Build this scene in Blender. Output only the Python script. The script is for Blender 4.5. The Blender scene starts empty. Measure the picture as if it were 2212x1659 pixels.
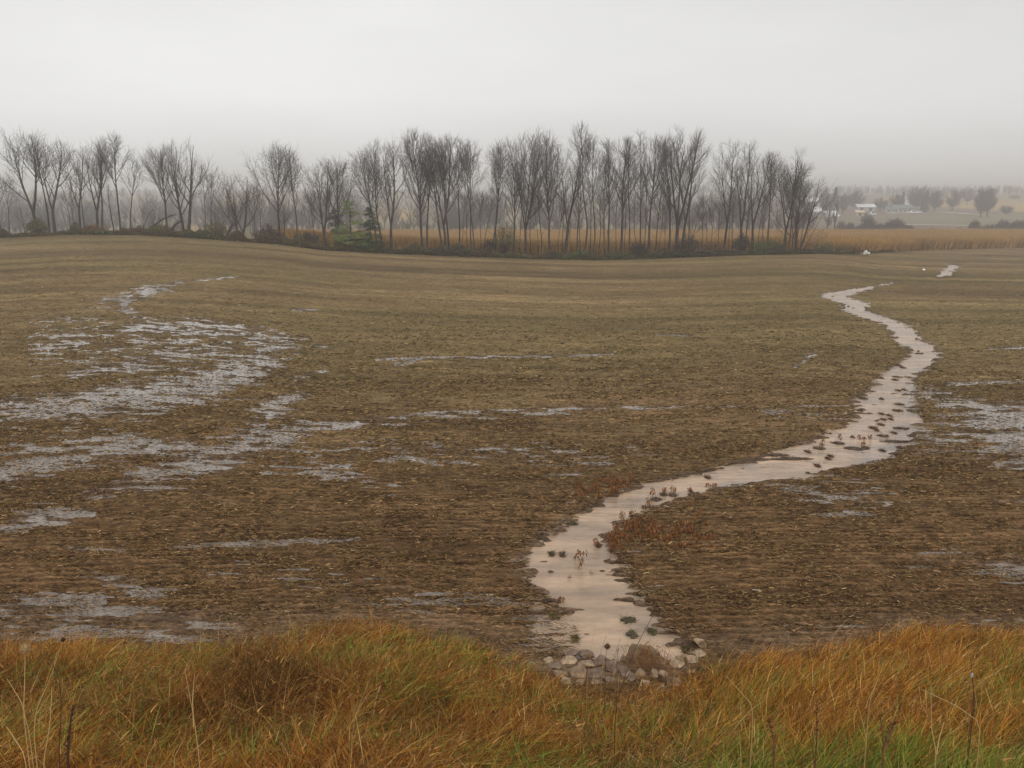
import bpy, math, random
import numpy as np
PI = math.pi
C = bpy.context.scene.collection
SC = bpy.context.scene

# ------------------------------------------------------------------ camera
CAMZ, PITCH, F = 6.0, math.radians(11.9), 1996.0          # F in pixels of a 2212 px wide picture
cam_d = bpy.data.cameras.new('camera'); cam = bpy.data.objects.new('camera', cam_d); C.objects.link(cam)
cam.location = (0, 0, CAMZ); cam.rotation_euler = (PI/2 - PITCH, 0, 0)
cam_d.sensor_width = 36; cam_d.lens = 36*F/2212; cam_d.clip_start = 0.05; cam_d.clip_end = 9000
SC.camera = cam
# ------------------------------------------------------------------ sky, light, exposure
SC.view_settings.view_transform = 'Standard'; SC.view_settings.look = 'None'
SC.view_settings.exposure = 0.0; SC.view_settings.gamma = 1
SUN_EL, SUN_AZ = math.radians(55), math.radians(155)
w = bpy.data.worlds.new('World'); SC.world = w; w.use_nodes = True
nt = w.node_tree; nt.nodes.clear(); N = nt.nodes.new; L = nt.links.new
out = N('ShaderNodeOutputWorld'); add = N('ShaderNodeAddShader')
sky = N('ShaderNodeTexSky'); sky.sky_type = 'NISHITA'; sky.sun_disc = False
sky.sun_elevation = SUN_EL; sky.sun_rotation = SUN_AZ; sky.dust_density = 6
hs = N('ShaderNodeHueSaturation'); hs.inputs['Saturation'].default_value = 0.04
L(sky.outputs[0], hs.inputs['Color'])
b1 = N('ShaderNodeBackground'); b1.inputs[1].default_value = 0.05; L(hs.outputs[0], b1.inputs[0])
tc = N('ShaderNodeTexCoord'); sep = N('ShaderNodeSeparateXYZ'); L(tc.outputs['Generated'], sep.inputs[0])
rmp = N('ShaderNodeValToRGB'); L(sep.outputs['Z'], rmp.inputs[0])          # cloud deck, brighter overhead
cr = rmp.color_ramp; cr.elements[0].position = 0.0; cr.elements[0].color = (.76, .75, .738, 1)
cr.elements[1].position = 1.0; cr.elements[1].color = (.86, .855, .85, 1)
e = cr.elements.new(.09); e.color = (.78, .775, .765, 1)
e = cr.elements.new(.20); e.color = (.66, .655, .648, 1)
e = cr.elements.new(.45); e.color = (.66, .655, .65, 1)
mp = N('ShaderNodeMapping'); mp.inputs['Scale'].default_value = (1.6, 1.6, 6); L(tc.outputs['Generated'], mp.inputs[0])
ns = N('ShaderNodeTexNoise'); ns.inputs['Scale'].default_value = 1.3; ns.inputs['Detail'].default_value = 4; L(mp.outputs[0], ns.inputs[0])
mr = N('ShaderNodeMapRange'); mr.inputs['From Min'].default_value = .3; mr.inputs['From Max'].default_value = .7
mr.inputs['To Min'].default_value = .93; mr.inputs['To Max'].default_value = 1.06; L(ns.outputs[0], mr.inputs[0])
# the deck is a little darker away to the right
dx = N('ShaderNodeMapRange'); dx.inputs['From Min'].default_value = -.1; dx.inputs['From Max'].default_value = .6
dx.inputs['To Min'].default_value = 1.0; dx.inputs['To Max'].default_value = .84; L(sep.outputs['X'], dx.inputs[0])
mu = N('ShaderNodeMath'); mu.operation = 'MULTIPLY'; L(mr.outputs[0], mu.inputs[0]); L(dx.outputs[0], mu.inputs[1])
b2 = N('ShaderNodeBackground'); L(rmp.outputs[0], b2.inputs[0]); L(mu.outputs[0], b2.inputs[1])
L(b1.outputs[0], add.inputs[0]); L(b2.outputs[0], add.inputs[1]); L(add.outputs[0], out.inputs[0])
sd = bpy.data.lights.new('sun', 'SUN'); sd.energy = 0.5; sd.angle = math.radians(30); sd.color = (1, .97, .93)
so = bpy.data.objects.new('sun', sd); C.objects.link(so); so.rotation_euler = (PI/2 - SUN_EL, 0, -SUN_AZ + PI)
SC.render.engine = 'CYCLES'
SC.cycles.volume_bounces = 4; SC.cycles.max_bounces = 8; SC.cycles.diffuse_bounces = 2; SC.cycles.glossy_bounces = 2
SC.cycles.transparent_max_bounces = 8; SC.cycles.use_denoising = True; SC.cycles.use_adaptive_sampling = False
SC.cycles.caustics_reflective = False; SC.cycles.caustics_refractive = False

# ------------------------------------------------------------------ noise
def _h(ix, iy, s):
    n = (ix.astype(np.int64)*374761393 + iy.astype(np.int64)*668265263 + s*1442695041) & 0xffffffff
    n = ((n ^ (n >> 13))*1274126177) & 0xffffffff
    n = ((n ^ (n >> 16))*2246822519) & 0xffffffff
    return ((n ^ (n >> 15)) & 0xffffff)/float(0xffffff)
def vn(x, y, s=0):                                                        # value noise, 0..1
    x = np.asarray(x, float); y = np.asarray(y, float)
    ix = np.floor(x); iy = np.floor(y); fx = x-ix; fy = y-iy
    fx = fx*fx*(3-2*fx); fy = fy*fy*(3-2*fy)
    a = _h(ix, iy, s); b = _h(ix+1, iy, s); c = _h(ix, iy+1, s); d = _h(ix+1, iy+1, s)
    return a+(b-a)*fx+(c-a)*fy+(a-b-c+d)*fx*fy
def fbm(x, y, s=0, o=4):
    r = 0; a = .5; t = 0
    for k in range(o):
        r = r+a*vn(x*2**k, y*2**k, s+k*17); t += a; a *= .5
    return r/t
def sstep(x, a, b):
    t = np.clip((x-a)/(b-a), 0, 1); return t*t*(3-2*t)

# ------------------------------------------------------------------ projection helpers (2212 px wide picture -> ground)
cp, sp = math.cos(PITCH), math.sin(PITCH)
def proj(x, y, z):
    d = y*cp-(z-CAMZ)*sp; u = y*sp+(z-CAMZ)*cp
    return 1106+F*x/d, 829.5-F*u/d
def ray(px, py):
    v = (829.5-py)/F; h = (px-1106)/F
    return h/(cp+v*sp), (-sp+v*cp)/(cp+v*sp)                               # dx/dy, dz/dy
EDGE = [(0,515,108),(150,508,108),(300,508,108),(450,517,109),(600,528,110),(700,541,110),(850,549,111),(1000,555,112),(1150,560,113),
        (1280,563,114),(1400,560,116),(1500,556,117),(1650,551,118),(1770,549,120),(1850,549,128),(1900,547,140),(2000,541,160),(2212,535,182)]
eu = np.array([(p[0]-1106)/F*.9935 for p in EDGE]); ey = np.array([p[2] for p in EDGE], float)
ez = np.array([CAMZ+p[2]*ray(p[0], p[1])[1] for p in EDGE])
tu = [(p-1106)/F*.9 for p in (0, 300, 700, 1000, 1150, 1320, 1500, 1700, 2212)]
ty = [11.4, 11.4, 12.0, 11.3, 10.9, 10.6, 10.8, 11.0, 11.7]
FARY = [110, 200, 260, 330, 400, 520, 700, 900, 1500, 3500]; FARZ = [-3, -5.6, -6.7, -8.0, -8.6, -6.4, -3.2, -1.2, 2.5, 6]
def toe(X, Y): return np.interp(X/np.maximum(Y, 3), tu, ty)
def H(X, Y):
    X = np.asarray(X, float); Y = np.asarray(Y, float)
    u = X/np.maximum(Y, 3.); E = np.interp(u, eu, ey); Z = np.interp(u, eu, ez)
    t = (Y-12)/(E-12)
    z = Z*np.maximum(t, 0)
    z = z+.22*(fbm(X/14, Y/14, 5, 2)-.5)*sstep(Y, 16, 30)*(1-sstep(Y, 80, 105))
    k = sstep(Y-E, 0, 60); z = np.where(Y > E, (1-k)*(Z-.02*(Y-E))+k*np.interp(Y, FARY, FARZ), z)
    z = z+sstep(Y, 450, 800)*5*(fbm(X/260, Y/300, 9, 2)-.5)
    T = np.interp(u, tu, ty); s = .33*(T-Y); s = .5*(s+np.sqrt(s*s+.02))
    s = s+.22*(fbm(X/1.6, Y/1.6, 3, 2)-.5)*sstep(T-Y, .3, 2)
    return np.where(Y < 20, np.minimum(z+s, 4.35+.02*np.sin(X)), z)
def at(px, py, ymin=3., ymax=1800.):
    dx, dz = ray(px, py); Y = np.exp(np.linspace(math.log(ymin), math.log(ymax), 2600))
    d = CAMZ+Y*dz-H(Y*dx, Y); i = np.argmax(d < 0)
    if d[i] >= 0: i = len(Y)-1
    y = Y[i]; return np.array([y*dx, y, float(H(y*dx, y))])
def at_y(px, Y):                                                            # point on the ground in picture column px at distance Y
    X = (px-1106)/F*Y
    for _ in range(4):
        z = float(H(X, Y)); d = Y*cp-(z-CAMZ)*sp; X = (px-1106)/F*d
    return np.array([X, Y, float(H(X, Y))])

# ------------------------------------------------------------------ stream and wet places, traced as rows / strokes
STR = np.array([(610,1925,1936),(618,1878,1895),(625,1835,1878),(632,1785,1852),(639,1772,1835),(646,1800,1850),(655,1815,1877),(665,1824,1866),(675,1828,1885),
 (690,1878,1930),(700,1905,1965),(715,1925,1978),(735,1935,1992),(748,1955,2020),(765,1966,2028),(780,1950,2022),(800,1915,2000),(820,1893,1970),
 (840,1875,1972),(860,1848,1970),(880,1845,1975),(900,1845,1985),(920,1830,1990),(940,1780,1982),(955,1735,1970),(970,1690,1940),(985,1650,1925),
 (1000,1590,1860),(1015,1530,1790),(1030,1450,1745),(1040,1410,1630),(1050,1380,1560),(1060,1345,1525),(1075,1315,1470),(1090,1290,1420),
 (1110,1245,1370),(1130,1215,1335),(1150,1180,1315),(1175,1150,1312),(1200,1142,1325),(1230,1142,1335),(1255,1148,1345),(1275,1165,1358),
 (1290,1185,1370),(1310,1215,1395),(1330,1235,1410),(1350,1245,1415),(1370,1250,1440),(1390,1250,1465),(1405,1262,1470),(1425,1285,1465)], float)
STR2 = np.array([(572,2052,2076),(577,2046,2072),(584,2036,2060),(590,2030,2052),(597,2022,2042)], float)
def stream_sd(px, py, Y):
    r = np.full(np.shape(px), -9.)
    for S in (STR, STR2):
        l = np.interp(py, S[:, 0], S[:, 1]); q = np.interp(py, S[:, 0], S[:, 2])
        v = np.minimum(px-l, q-px)*Y/F
        ov = np.maximum(S[0, 0]-py, py-S[-1, 0])                            # rows beyond the ends
        v = np.where(ov > 0, np.minimum(v, -ov*.05), v); r = np.maximum(r, v)
    return r
WET = [(.48,[(510,597,2.5),(400,607,5),(330,625,11),(260,655,15),(300,690,12)]),
 (.68,[(290,705,10),(430,705,13),(540,720,14),(572,745,20),(545,785,20),(500,805,16)]),
 (.95,[(-80,888,16),(0,882,18),(150,875,18),(300,855,24),(420,835,22),(520,802,18),(580,785,10)]),
 (.6,[(180,805,14),(350,770,16),(480,750,16)]),
 (.95,[(-80,1040,14),(0,1022,15),(120,995,15),(250,970,14),(400,958,9)]),
 (.88,[(200,1065,7),(330,1030,16),(450,995,20),(560,950,20),(650,925,11)]),(.66,[(650,925,10),(760,915,7),(900,893,6)]),(.6,[(900,893,7),(1100,883,5),(1400,878,4),(1840,873,4)]),
 (.8,[(570,920,10),(590,880,12),(610,860,10),(650,855,6)]),(.7,[(500,860,4),(660,857,4)]),
 (.72,[(820,774,5),(1060,770,5),(1320,765,4)]),(.7,[(860,785,7),(910,776,5)]),
 (.8,[(380,1176,7),(560,1170,8),(770,1160,6)]),(.62,[(150,1180,6),(260,1185,6)]),
 (.78,[(-60,1145,7),(0,1140,7),(90,1112,14),(180,1105,8)]),(.6,[(700,800,6),(640,815,8)]),
 (.6,[(-60,1330,18),(60,1300,14),(170,1312,22),(290,1322,20),(390,1332,16),(460,1350,10)]),(.6,[(0,1370,10),(300,1375,12),(420,1370,8)]),
 (.55,[(200,1240,10),(330,1275,14)]),(.5,[(700,1285,8),(1000,1330,6)]),
 (.85,[(2050,826,5),(2290,820,7)]),(.8,[(2010,850,10),(2080,870,12),(2130,885,12)]),(.92,[(2130,905,14),(2212,900,24),(2290,900,24)]),
 (.9,[(2120,938,5),(2212,950,18),(2290,960,18)]),(.85,[(2165,1000,8),(2290,1000,10)]),(.9,[(2140,1222,9),(2212,1222,16),(2290,1220,16)]),
 (.85,[(2160,1080,4),(2290,1078,6)]),(.7,[(1740,1107,5),(1870,1107,5)]),(.62,[(1780,1070,8),(1860,1062,8)]),(.7,[(1718,790,6),(1760,762,7)]),
 (.7,[(2140,752,4),(2290,748,4)]),(.7,[(1420,722,2.5),(1500,725,3)]),(.7,[(635,668,4),(675,668,4)]),(.7,[(680,745,7),(700,748,5)]),
 (.40,[(760,960,22),(1100,985,22),(1380,975,12)]),(.38,[(560,1000,22),(820,1045,18)]),(.42,[(1710,1045,20),(1850,1075,28)]),(.46,[(-60,1325,32),(460,1345,26)]),(.42,[(2060,930,50),(2290,950,60)]),
 (.38,[(1640,885,8),(1850,900,10)]),(.40,[(180,730,60),(480,770,50)]),(.38,[(60,950,30),(700,985,30)]),(.4,[(820,905,12),(1250,890,8)]),(.36,[(500,1230,18),(1050,1300,18)]),(.40,[(2000,1210,20),(2290,1215,24)]),
 (.6,[(1180,1025,7),(1240,1020,7)]),(.6,[(2090,990,6),(2150,985,6)]),(.72,[(1165,1320,14),(1210,1360,20),(1240,1395,16)]),
 (.6,[(1400,1390,8),(1480,1400,10)]),(.6,[(1960,905,10),(1995,930,8)]),(.5,[(2050,1350,8),(2200,1345,8)]),(.5,[(1700,1345,6),(1850,1350,8)])]
def wetness(px, py):
    r = np.zeros(np.shape(px))
    for s, P in WET:
        if len(P) == 1: P = P*2
        for (x0, y0, h0), (x1, y1, h1) in zip(P[:-1], P[1:]):
            m = (py > min(y0, y1)-50) & (py < max(y0, y1)+50) & (px > min(x0, x1)-120) & (px < max(x0, x1)+120)
            if not m.any(): continue
            a = px[m]; b = py[m]
            t = np.clip((a-x0)/(x1-x0+1e-6), 0, 1); hh = (h0+(h1-h0)*t)*(1.3 if h0+h1 > 15 else .6)
            d = np.hypot((b-(y0+(y1-y0)*t))/hh, (a-(x0+(x1-x0)*t))/(hh*2.6))
            r[m] = np.maximum(r[m], s*np.exp(-.55*d*d))
    return r

# ------------------------------------------------------------------ mesh + object helpers
def tag(o, label=None, cat=None, group=None, kind=None):
    if label: o['label'] = label
    if cat: o['category'] = cat
    if group: o['group'] = group
    if kind: o['kind'] = kind
    return o
def npmesh(name, V, Fq, mat, col=None, parent=None, smooth=False):
    V = np.ascontiguousarray(V, np.float32); Fq = np.ascontiguousarray(Fq, np.int32)
    me = bpy.data.meshes.new(name); n, k = Fq.shape
    me.vertices.add(len(V)); me.vertices.foreach_set('co', V.ravel())
    me.loops.add(n*k); me.loops.foreach_set('vertex_index', Fq.ravel())
    me.polygons.add(n); me.polygons.foreach_set('loop_start', np.arange(n, dtype=np.int32)*k)
    if smooth: me.polygons.foreach_set('use_smooth', np.ones(n, bool))
    if col is not None:
        a = me.color_attributes.new('col', 'FLOAT_COLOR', 'POINT')
        c = np.ones((len(V), 4), np.float32); c[:, :3] = col; a.data.foreach_set('color', c.ravel())
    me.update(calc_edges=True); me.materials.append(mat)
    o = bpy.data.objects.new(name, me); C.objects.link(o)
    if parent: o.parent = parent
    return o
def empty(name, loc, label=None, cat=None, group=None, rz=0):
    o = bpy.data.objects.new(name, None); C.objects.link(o); o.location = [float(v) for v in loc]; o.rotation_euler.z = rz
    o.empty_display_size = .3
    return tag(o, label, cat, group)
def grid_faces(nr, nc):
    i = np.arange(nr*nc).reshape(nr, nc)
    return np.stack([i[:-1, :-1], i[:-1, 1:], i[1:, 1:], i[1:, :-1]], -1).reshape(-1, 4)

def material(name, color=None, rough=.8, spec=.3, noise=None, bump=None, transl=0, ior=None, attr=False, stretch=(1, 1, 1), coords='Object'):
    m = bpy.data.materials.new(name); m.use_nodes = True; t = m.node_tree; p = t.nodes['Principled BSDF']
    p.inputs['Roughness'].default_value = rough; p.inputs['Specular IOR Level'].default_value = spec
    if ior: p.inputs['IOR'].default_value = ior
    tcn = t.nodes.new('ShaderNodeTexCoord'); mpn = t.nodes.new('ShaderNodeMapping'); mpn.inputs['Scale'].default_value = stretch
    t.links.new(tcn.outputs[coords], mpn.inputs[0])
    if attr:
        a = t.nodes.new('ShaderNodeVertexColor'); a.layer_name = 'col'; src = a.outputs[0]
    else:
        a = t.nodes.new('ShaderNodeRGB'); a.outputs[0].default_value = (*color, 1); src = a.outputs[0]
    for sc, lo, hi in (noise or []):
        n = t.nodes.new('ShaderNodeTexNoise'); n.inputs['Scale'].default_value = sc; n.inputs['Detail'].default_value = 4
        n.inputs['Roughness'].default_value = .65
        t.links.new(mpn.outputs[0], n.inputs[0])
        r = t.nodes.new('ShaderNodeMapRange'); r.inputs['From Min'].default_value = .32; r.inputs['From Max'].default_value = .68
        r.inputs['To Min'].default_value = lo; r.inputs['To Max'].default_value = hi; t.links.new(n.outputs[0], r.inputs[0])
        x = t.nodes.new('ShaderNodeMix'); x.data_type = 'RGBA'; x.blend_type = 'MULTIPLY'; x.inputs[0].default_value = 1
        t.links.new(src, x.inputs[6]); t.links.new(r.outputs[0], x.inputs[7]); src = x.outputs[2]
    t.links.new(src, p.inputs['Base Color'])
    if bump:
        n = t.nodes.new('ShaderNodeTexNoise'); n.inputs['Scale'].default_value = bump[0]; n.inputs['Detail'].default_value = 5
        t.links.new(mpn.outputs[0], n.inputs[0]); b = t.nodes.new('ShaderNodeBump')
        b.inputs['Distance'].default_value = bump[1]; b.inputs['Strength'].default_value = bump[2] if len(bump) > 2 else 1
        t.links.new(n.outputs[0], b.inputs['Height']); t.links.new(b.outputs[0], p.inputs['Normal'])
    if transl:
        tr = t.nodes.new('ShaderNodeBsdfTranslucent'); t.links.new(src, tr.inputs[0]); mx = t.nodes.new('ShaderNodeMixShader')
        mx.inputs[0].default_value = transl; t.links.new(p.outputs[0], mx.inputs[1]); t.links.new(tr.outputs[0], mx.inputs[2])
        t.links.new(mx.outputs[0], t.nodes['Material Output'].inputs[0])
    return m
M_ground = material('ground_soil', attr=True, rough=.95, spec=.05, noise=[(1.3, .82, 1.2), (6, .5, 1.6), (26, .5, 1.65)], bump=(28, .06, 1), stretch=(.45, 1, 1))  # mottled soil colour; its contrast also stands in for self-shadowing of clods
M_stream = material('muddy_water', attr=True, rough=.13, spec=.5, ior=1.33, noise=[(.9, .74, 1.16), (5, .86, 1.12)], bump=(5, .045, .7), stretch=(.6, 1.3, 1))
M_puddle = material('standing_water', (.20, .165, .135), rough=.10, spec=.5, ior=1.33, noise=[(3, .7, 1.3)], bump=(5, .006, .3))
M_straw = material('straw', attr=True, rough=.75, spec=.08)
M_blade = material('grass_blades', attr=True, rough=.6, spec=.08, transl=.12)
M_leaf = material('leaves', attr=True, rough=.6, spec=.2, transl=.2)
M_bark = material('bark', (.062, .050, .044), rough=.85, spec=.15, noise=[(1.5, .65, 1.35), (9, .7, 1.3)], stretch=(1, 1, .25))
M_twig = material('twigs', (.085, .066, .060), rough=.85, spec=.1)
M_farbark = material('far_bark', (.085, .07, .068), rough=.9, spec=.1)
M_corn = material('corn', attr=True, rough=.7, spec=.15, transl=.2)
M_rock = material('rock', (.25, .165, .095), rough=.5, spec=.4, noise=[(4, .6, 1.35), (18, .75, 1.25)], bump=(14, .02, .8))
M_rockpale = material('pale_limestone', (.35, .245, .145), rough=.55, spec=.4, noise=[(5, .6, 1.3), (25, .75, 1.2)], bump=(16, .02, .8))
M_rockdark = material('wet_rock', (.155, .095, .058), rough=.45, spec=.5, noise=[(5, .6, 1.4), (20, .75, 1.25)], bump=(14, .02, .8))
M_clod = material('wet_mud', (.070, .044, .028), rough=.55, spec=.4, noise=[(12, .6, 1.4)], bump=(40, .03))

# ------------------------------------------------------------------ ground: one sheet
def rowph(X, Y): return Y-.03*X+.0015*X*X+.25*fbm(X/9, Y/5, 37, 2)
def build_ground():
    step = 1.45
    pys = np.arange(1425, 545, -step)
    Yn = CAMZ/np.tan(PITCH+np.arctan((pys-829.5)/F))                       # rows an even picture step apart on a level field
    Yn = Yn[Yn < 95]
    Ya = np.concatenate([[-400, -100, -30, -8, -2, 0, 1], np.arange(2, Yn[0]-.1, .12), Yn,
                         np.linspace(96, 190, 120), 190*1.02**np.arange(1, 60), [800, 900, 1050, 1250, 1500, 1900, 2400, 2990]])
    ui = np.linspace(-.60, .60, 1480)
    off = np.array([.2, .5, 1, 1.6, 2.4, 3.4, 5, 7, 10, 15, 22, 35, 60, 110, 220, 450, 900, 1100.])
    W = np.maximum(Ya, 1.5)[:, None]
    X = np.concatenate([-.60*W-off[::-1][None], ui[None]*W, .60*W+off[None]], 1); X = np.clip(X, -2990, 2990)
    Y = np.repeat(Ya[:, None], X.shape[1], 1)
    Z = H(X, Y); base = Z.copy()
    d = np.maximum(Y*cp-(Z-CAMZ)*sp, .3); px = 1106+F*X/d; py = 829.5-F*(Y*sp+(Z-CAMZ)*cp)/d
    front = (Y > 8) & (Y < 135)
    wet = np.where(front, wetness(px, py), 0); sdm = np.where(front, stream_sd(px, py, Y), -9)
    T = toe(X, Y); E = np.interp(X/np.maximum(Y, 3), eu, ey)
    micro = (fbm(X/.42, Y/.22, 21, 3)-.5)*.075+(fbm(X/2.2, Y/.5, 31, 2)-.5)*.05+(vn(X/.07, Y/.07, 41)-.5)*.02
    inf = sstep(Y, T-.6, T+.4)*(1-sstep(Y, E+60, E+120))
    Z = Z+micro*inf-.070*wet*inf+((fbm(X/.62, Y/.13, 23, 3)-.5)*.16+(vn(X/.2, Y/.06, 27)-.5)*.035)*inf*sstep(wet, .1, .45)
    carve = sstep(sdm+((fbm(X/.7, Y/.26, 51, 4)-.5)*(.75+.012*Y)+(vn(X/.16, Y/.10, 53)-.5)*.22), -.12, .26)
    Z = Z-.12*carve*inf+np.maximum(fbm(X/.55, Y/.42, 61, 3)-.64, 0)*.62*carve*inf*sstep(Y, 17, 21)
    # albedo -------------------------------------------------
    def c(*a): return np.array(a)[None, None, :]
    n1 = fbm(X/5, Y/2.5, 71, 3)[..., None]; n2 = fbm(X/22, Y/12, 73, 3)[..., None]; n3 = fbm(X/.9, Y/.35, 77, 3)[..., None]
    k = np.maximum(sstep(Y, 11, 36), 0)[..., None]
    soil = c(.104, .059, .028)*(1-k)+c(.142, .098, .047)*k
    soil = soil*(.72+.56*n1)*(.85+.3*n3)
    grn = np.clip(sstep(n2, .42, .72)*sstep(Y, 18, 50)[..., None], 0, 1)
    soil = soil*(1-.4*grn)+c(.110, .088, .036)*.4*grn
    rc = Y+.0022*(X-4)**2-.05*X
    stripe = (vn(X/45, rc/2.1, 81)-.5)+.6*(vn(X/70, rc/4.6, 83)-.5)
    soil = soil*(1+(.75*stripe*sstep(Y, 28, 60))[..., None])
    row = (vn(X/9, Y/.30, 91)-.5)*(1-sstep(Y, 20, 45))
    soil = soil*(1+.35*row[..., None])
    # a drier, straw covered rise left of the stream
    rw = (vn(X/14, (Y-.04*X)/.75, 95)-.5)*sstep(Y, 14, 22)*(1-sstep(Y, 60, 95))
    soil = soil*(1+.42*rw[..., None])
    dry = np.exp(-((X-5.5)/5)**2-((Y-27)/4)**2)[..., None]
    soil = soil*(1-.55*dry)+c(.19, .115, .06)*.55*dry
    mud = sstep(wet+.15*(n3[..., 0]-.5), .25, .6)[..., None]; mud = np.maximum(mud, sstep(sdm, -.35, 0)[..., None])
    soil = soil*(1-.6*mud)+c(.085, .062, .047)*.6*mud
    r1 = np.cos(2*PI*rowph(X, Y)/.19)*(1-sstep(Y, 17, 24)); soil = soil*(1+.22*r1*fbm(X/1.5, Y/1, 39, 2)*2)[..., None]; Z = Z+.010*r1*inf
    bare = (1-sstep(Y-T, 0, 1.4))[..., None]*sstep(Y-T, -.8, 0)[..., None]
    soil = soil*(1-.6*bare)+c(.135, .095, .062)*.6*bare
    bed = (sstep(sdm, 0, .25)*(Z < base-.03))[..., None]; soil = soil*(1-bed)+c(.17, .125, .09)*bed
    thatch = c(.10, .058, .024)*(.6+.8*n3)
    g = (1-sstep(Y-T, -1., -.1))[..., None]; colr = soil*(1-g)+thatch*g
    strip = sstep(Y, E-.8, E+.4)[..., None]
    colr = colr*(1-strip)+c(.11, .085, .04)*(.6+.8*n1)*strip
    cf = (sstep(Y, E+5, E+12)*sstep(X/np.maximum(Y, 3), -.3, -.2))[..., None]; colr = colr*(1-cf)+c(.26, .16, .055)*(.8+.4*n2)*cf
    far = sstep(Y, 285, 330)[..., None]
    fld = vn(X/120, Y/90, 99)[..., None]; f2 = vn(X/60+7, Y/160, 98)[..., None]
    fc = c(.13, .095, .075)*(1-fld)+c(.17, .15, .08)*fld; fc = np.where(f2 > .72, c(.30, .20, .08), fc)
    colr = colr*(1-far)+fc*far
    nr, nc = X.shape
    o = npmesh('ground', np.stack([X, Y, Z], -1).reshape(-1, 3), grid_faces(nr, nc), M_ground, np.clip(colr, .01, .6).reshape(-1, 3), smooth=True)
    tag(o, kind='structure')
    # standing water: a level film in the hollows of the wet places
    F4 = grid_faces(nr, nc); wf = (wet*inf).ravel(); sel = (wf[F4] > .18).any(1) & (sdm.ravel()[F4] < .25).all(1); F4 = F4[sel]
    idx, inv = np.unique(F4, return_inverse=True)
    V = np.stack([X, Y, base-.037], -1).reshape(-1, 3)[idx]
    tag(npmesh('standing_water', V, inv.reshape(-1, 4), M_puddle, smooth=True), kind='structure')
build_ground()
def build_stream():
    Vs = []; Fs = []; Cs = []; n0 = 0
    for S, st in ((STR, 2.0), (STR2, 1.0)):
        ys = np.arange(S[0, 0], S[-1, 0]+.1, st); nc = 34; rows = []
        for y in ys:
            l = np.interp(y, S[:, 0], S[:, 1]); q = np.interp(y, S[:, 0], S[:, 2])
            m = at((l+q)/2, y, 8, 200)[1]; g = .75*F/m
            rows.append([at_y(v, m) for v in np.linspace(l-g, q+g, nc)])
        A = np.array(rows); A[..., 2] = H(A[..., 0], A[..., 1])-.034
        ax = np.abs(np.linspace(-1, 1, nc))[None]+(fbm(A[..., 0]*1.3, A[..., 1]*.5, 7, 3)-.5)*1.5; m_ = sstep(ax, .35, 1.0)[..., None]; sk = fbm(A[..., 0]/1.2, A[..., 1]/.35, 17, 3)[..., None]
        Cs.append((np.array([.365, .250, .158])*(1-m_)+np.array([.245, .19, .150])*m_)*(.52+.86*sk))  # greyer edges paint sky reflection over shallows; mud streaks also paint ripple reflections
        Vs.append(A.reshape(-1, 3)); Fs.append(grid_faces(len(ys), nc)+n0); n0 += len(ys)*nc
    tag(npmesh('stream', np.concatenate(Vs), np.concatenate(Fs), M_stream, np.concatenate([q.reshape(-1, 3) for q in Cs]), smooth=True), kind='structure')
build_stream()

# ------------------------------------------------------------------ strips (blades, straws, leaves) in bulk
def strips(name, P, D, Lg, Wd, Bend, col, mat, nseg=3, taper=True, parent=None):
    """P base points, D unit start directions, Lg lengths, Wd widths, Bend end offset vectors (droop), col per strip"""
    n = len(P); t = np.linspace(0, 1, nseg+1)
    side = np.cross(D, np.random.default_rng(5).normal(size=(n, 3))); side /= np.linalg.norm(side, axis=1, keepdims=True)+1e-9
    ctr = P[:, None]+D[:, None]*(Lg[:, None]*t)[..., None]+Bend[:, None]*(t**2)[None, :, None]
    wt = (1-t**1.5*.9) if taper else np.ones_like(t)
    o = side[:, None]*(Wd[:, None]*wt*.5)[..., None]
    V = np.stack([ctr-o, ctr+o], 2).reshape(-1, 3); k = 2*(nseg+1)
    b = np.arange(n)[:, None]*k; j = np.arange(nseg)[None]*2
    Fq = np.stack([b+j, b+j+1, b+j+3, b+j+2], -1).reshape(-1, 4)
    return npmesh(name, V, Fq, mat, np.repeat(col, k, 0), parent)
def mixcol(rng, n, cols, wts, var=.25):
    cols = np.array(cols); i = rng.choice(len(cols), n, p=np.array(wts)/sum(wts))
    return cols[i]*(1+var*rng.normal(size=(n, 1))).clip(.4, 1.8)
def field_points(rng, n, y0, y1, x0=-150, x1=2360):
    py = rng.uniform(y0, y1, n); px = rng.uniform(x0, x1, n)
    Y = CAMZ/np.tan(PITCH+np.arctan((py-829.5)/F)); X = (px-1106)/F*(Y*cp+CAMZ*sp)
    return X, Y
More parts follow.
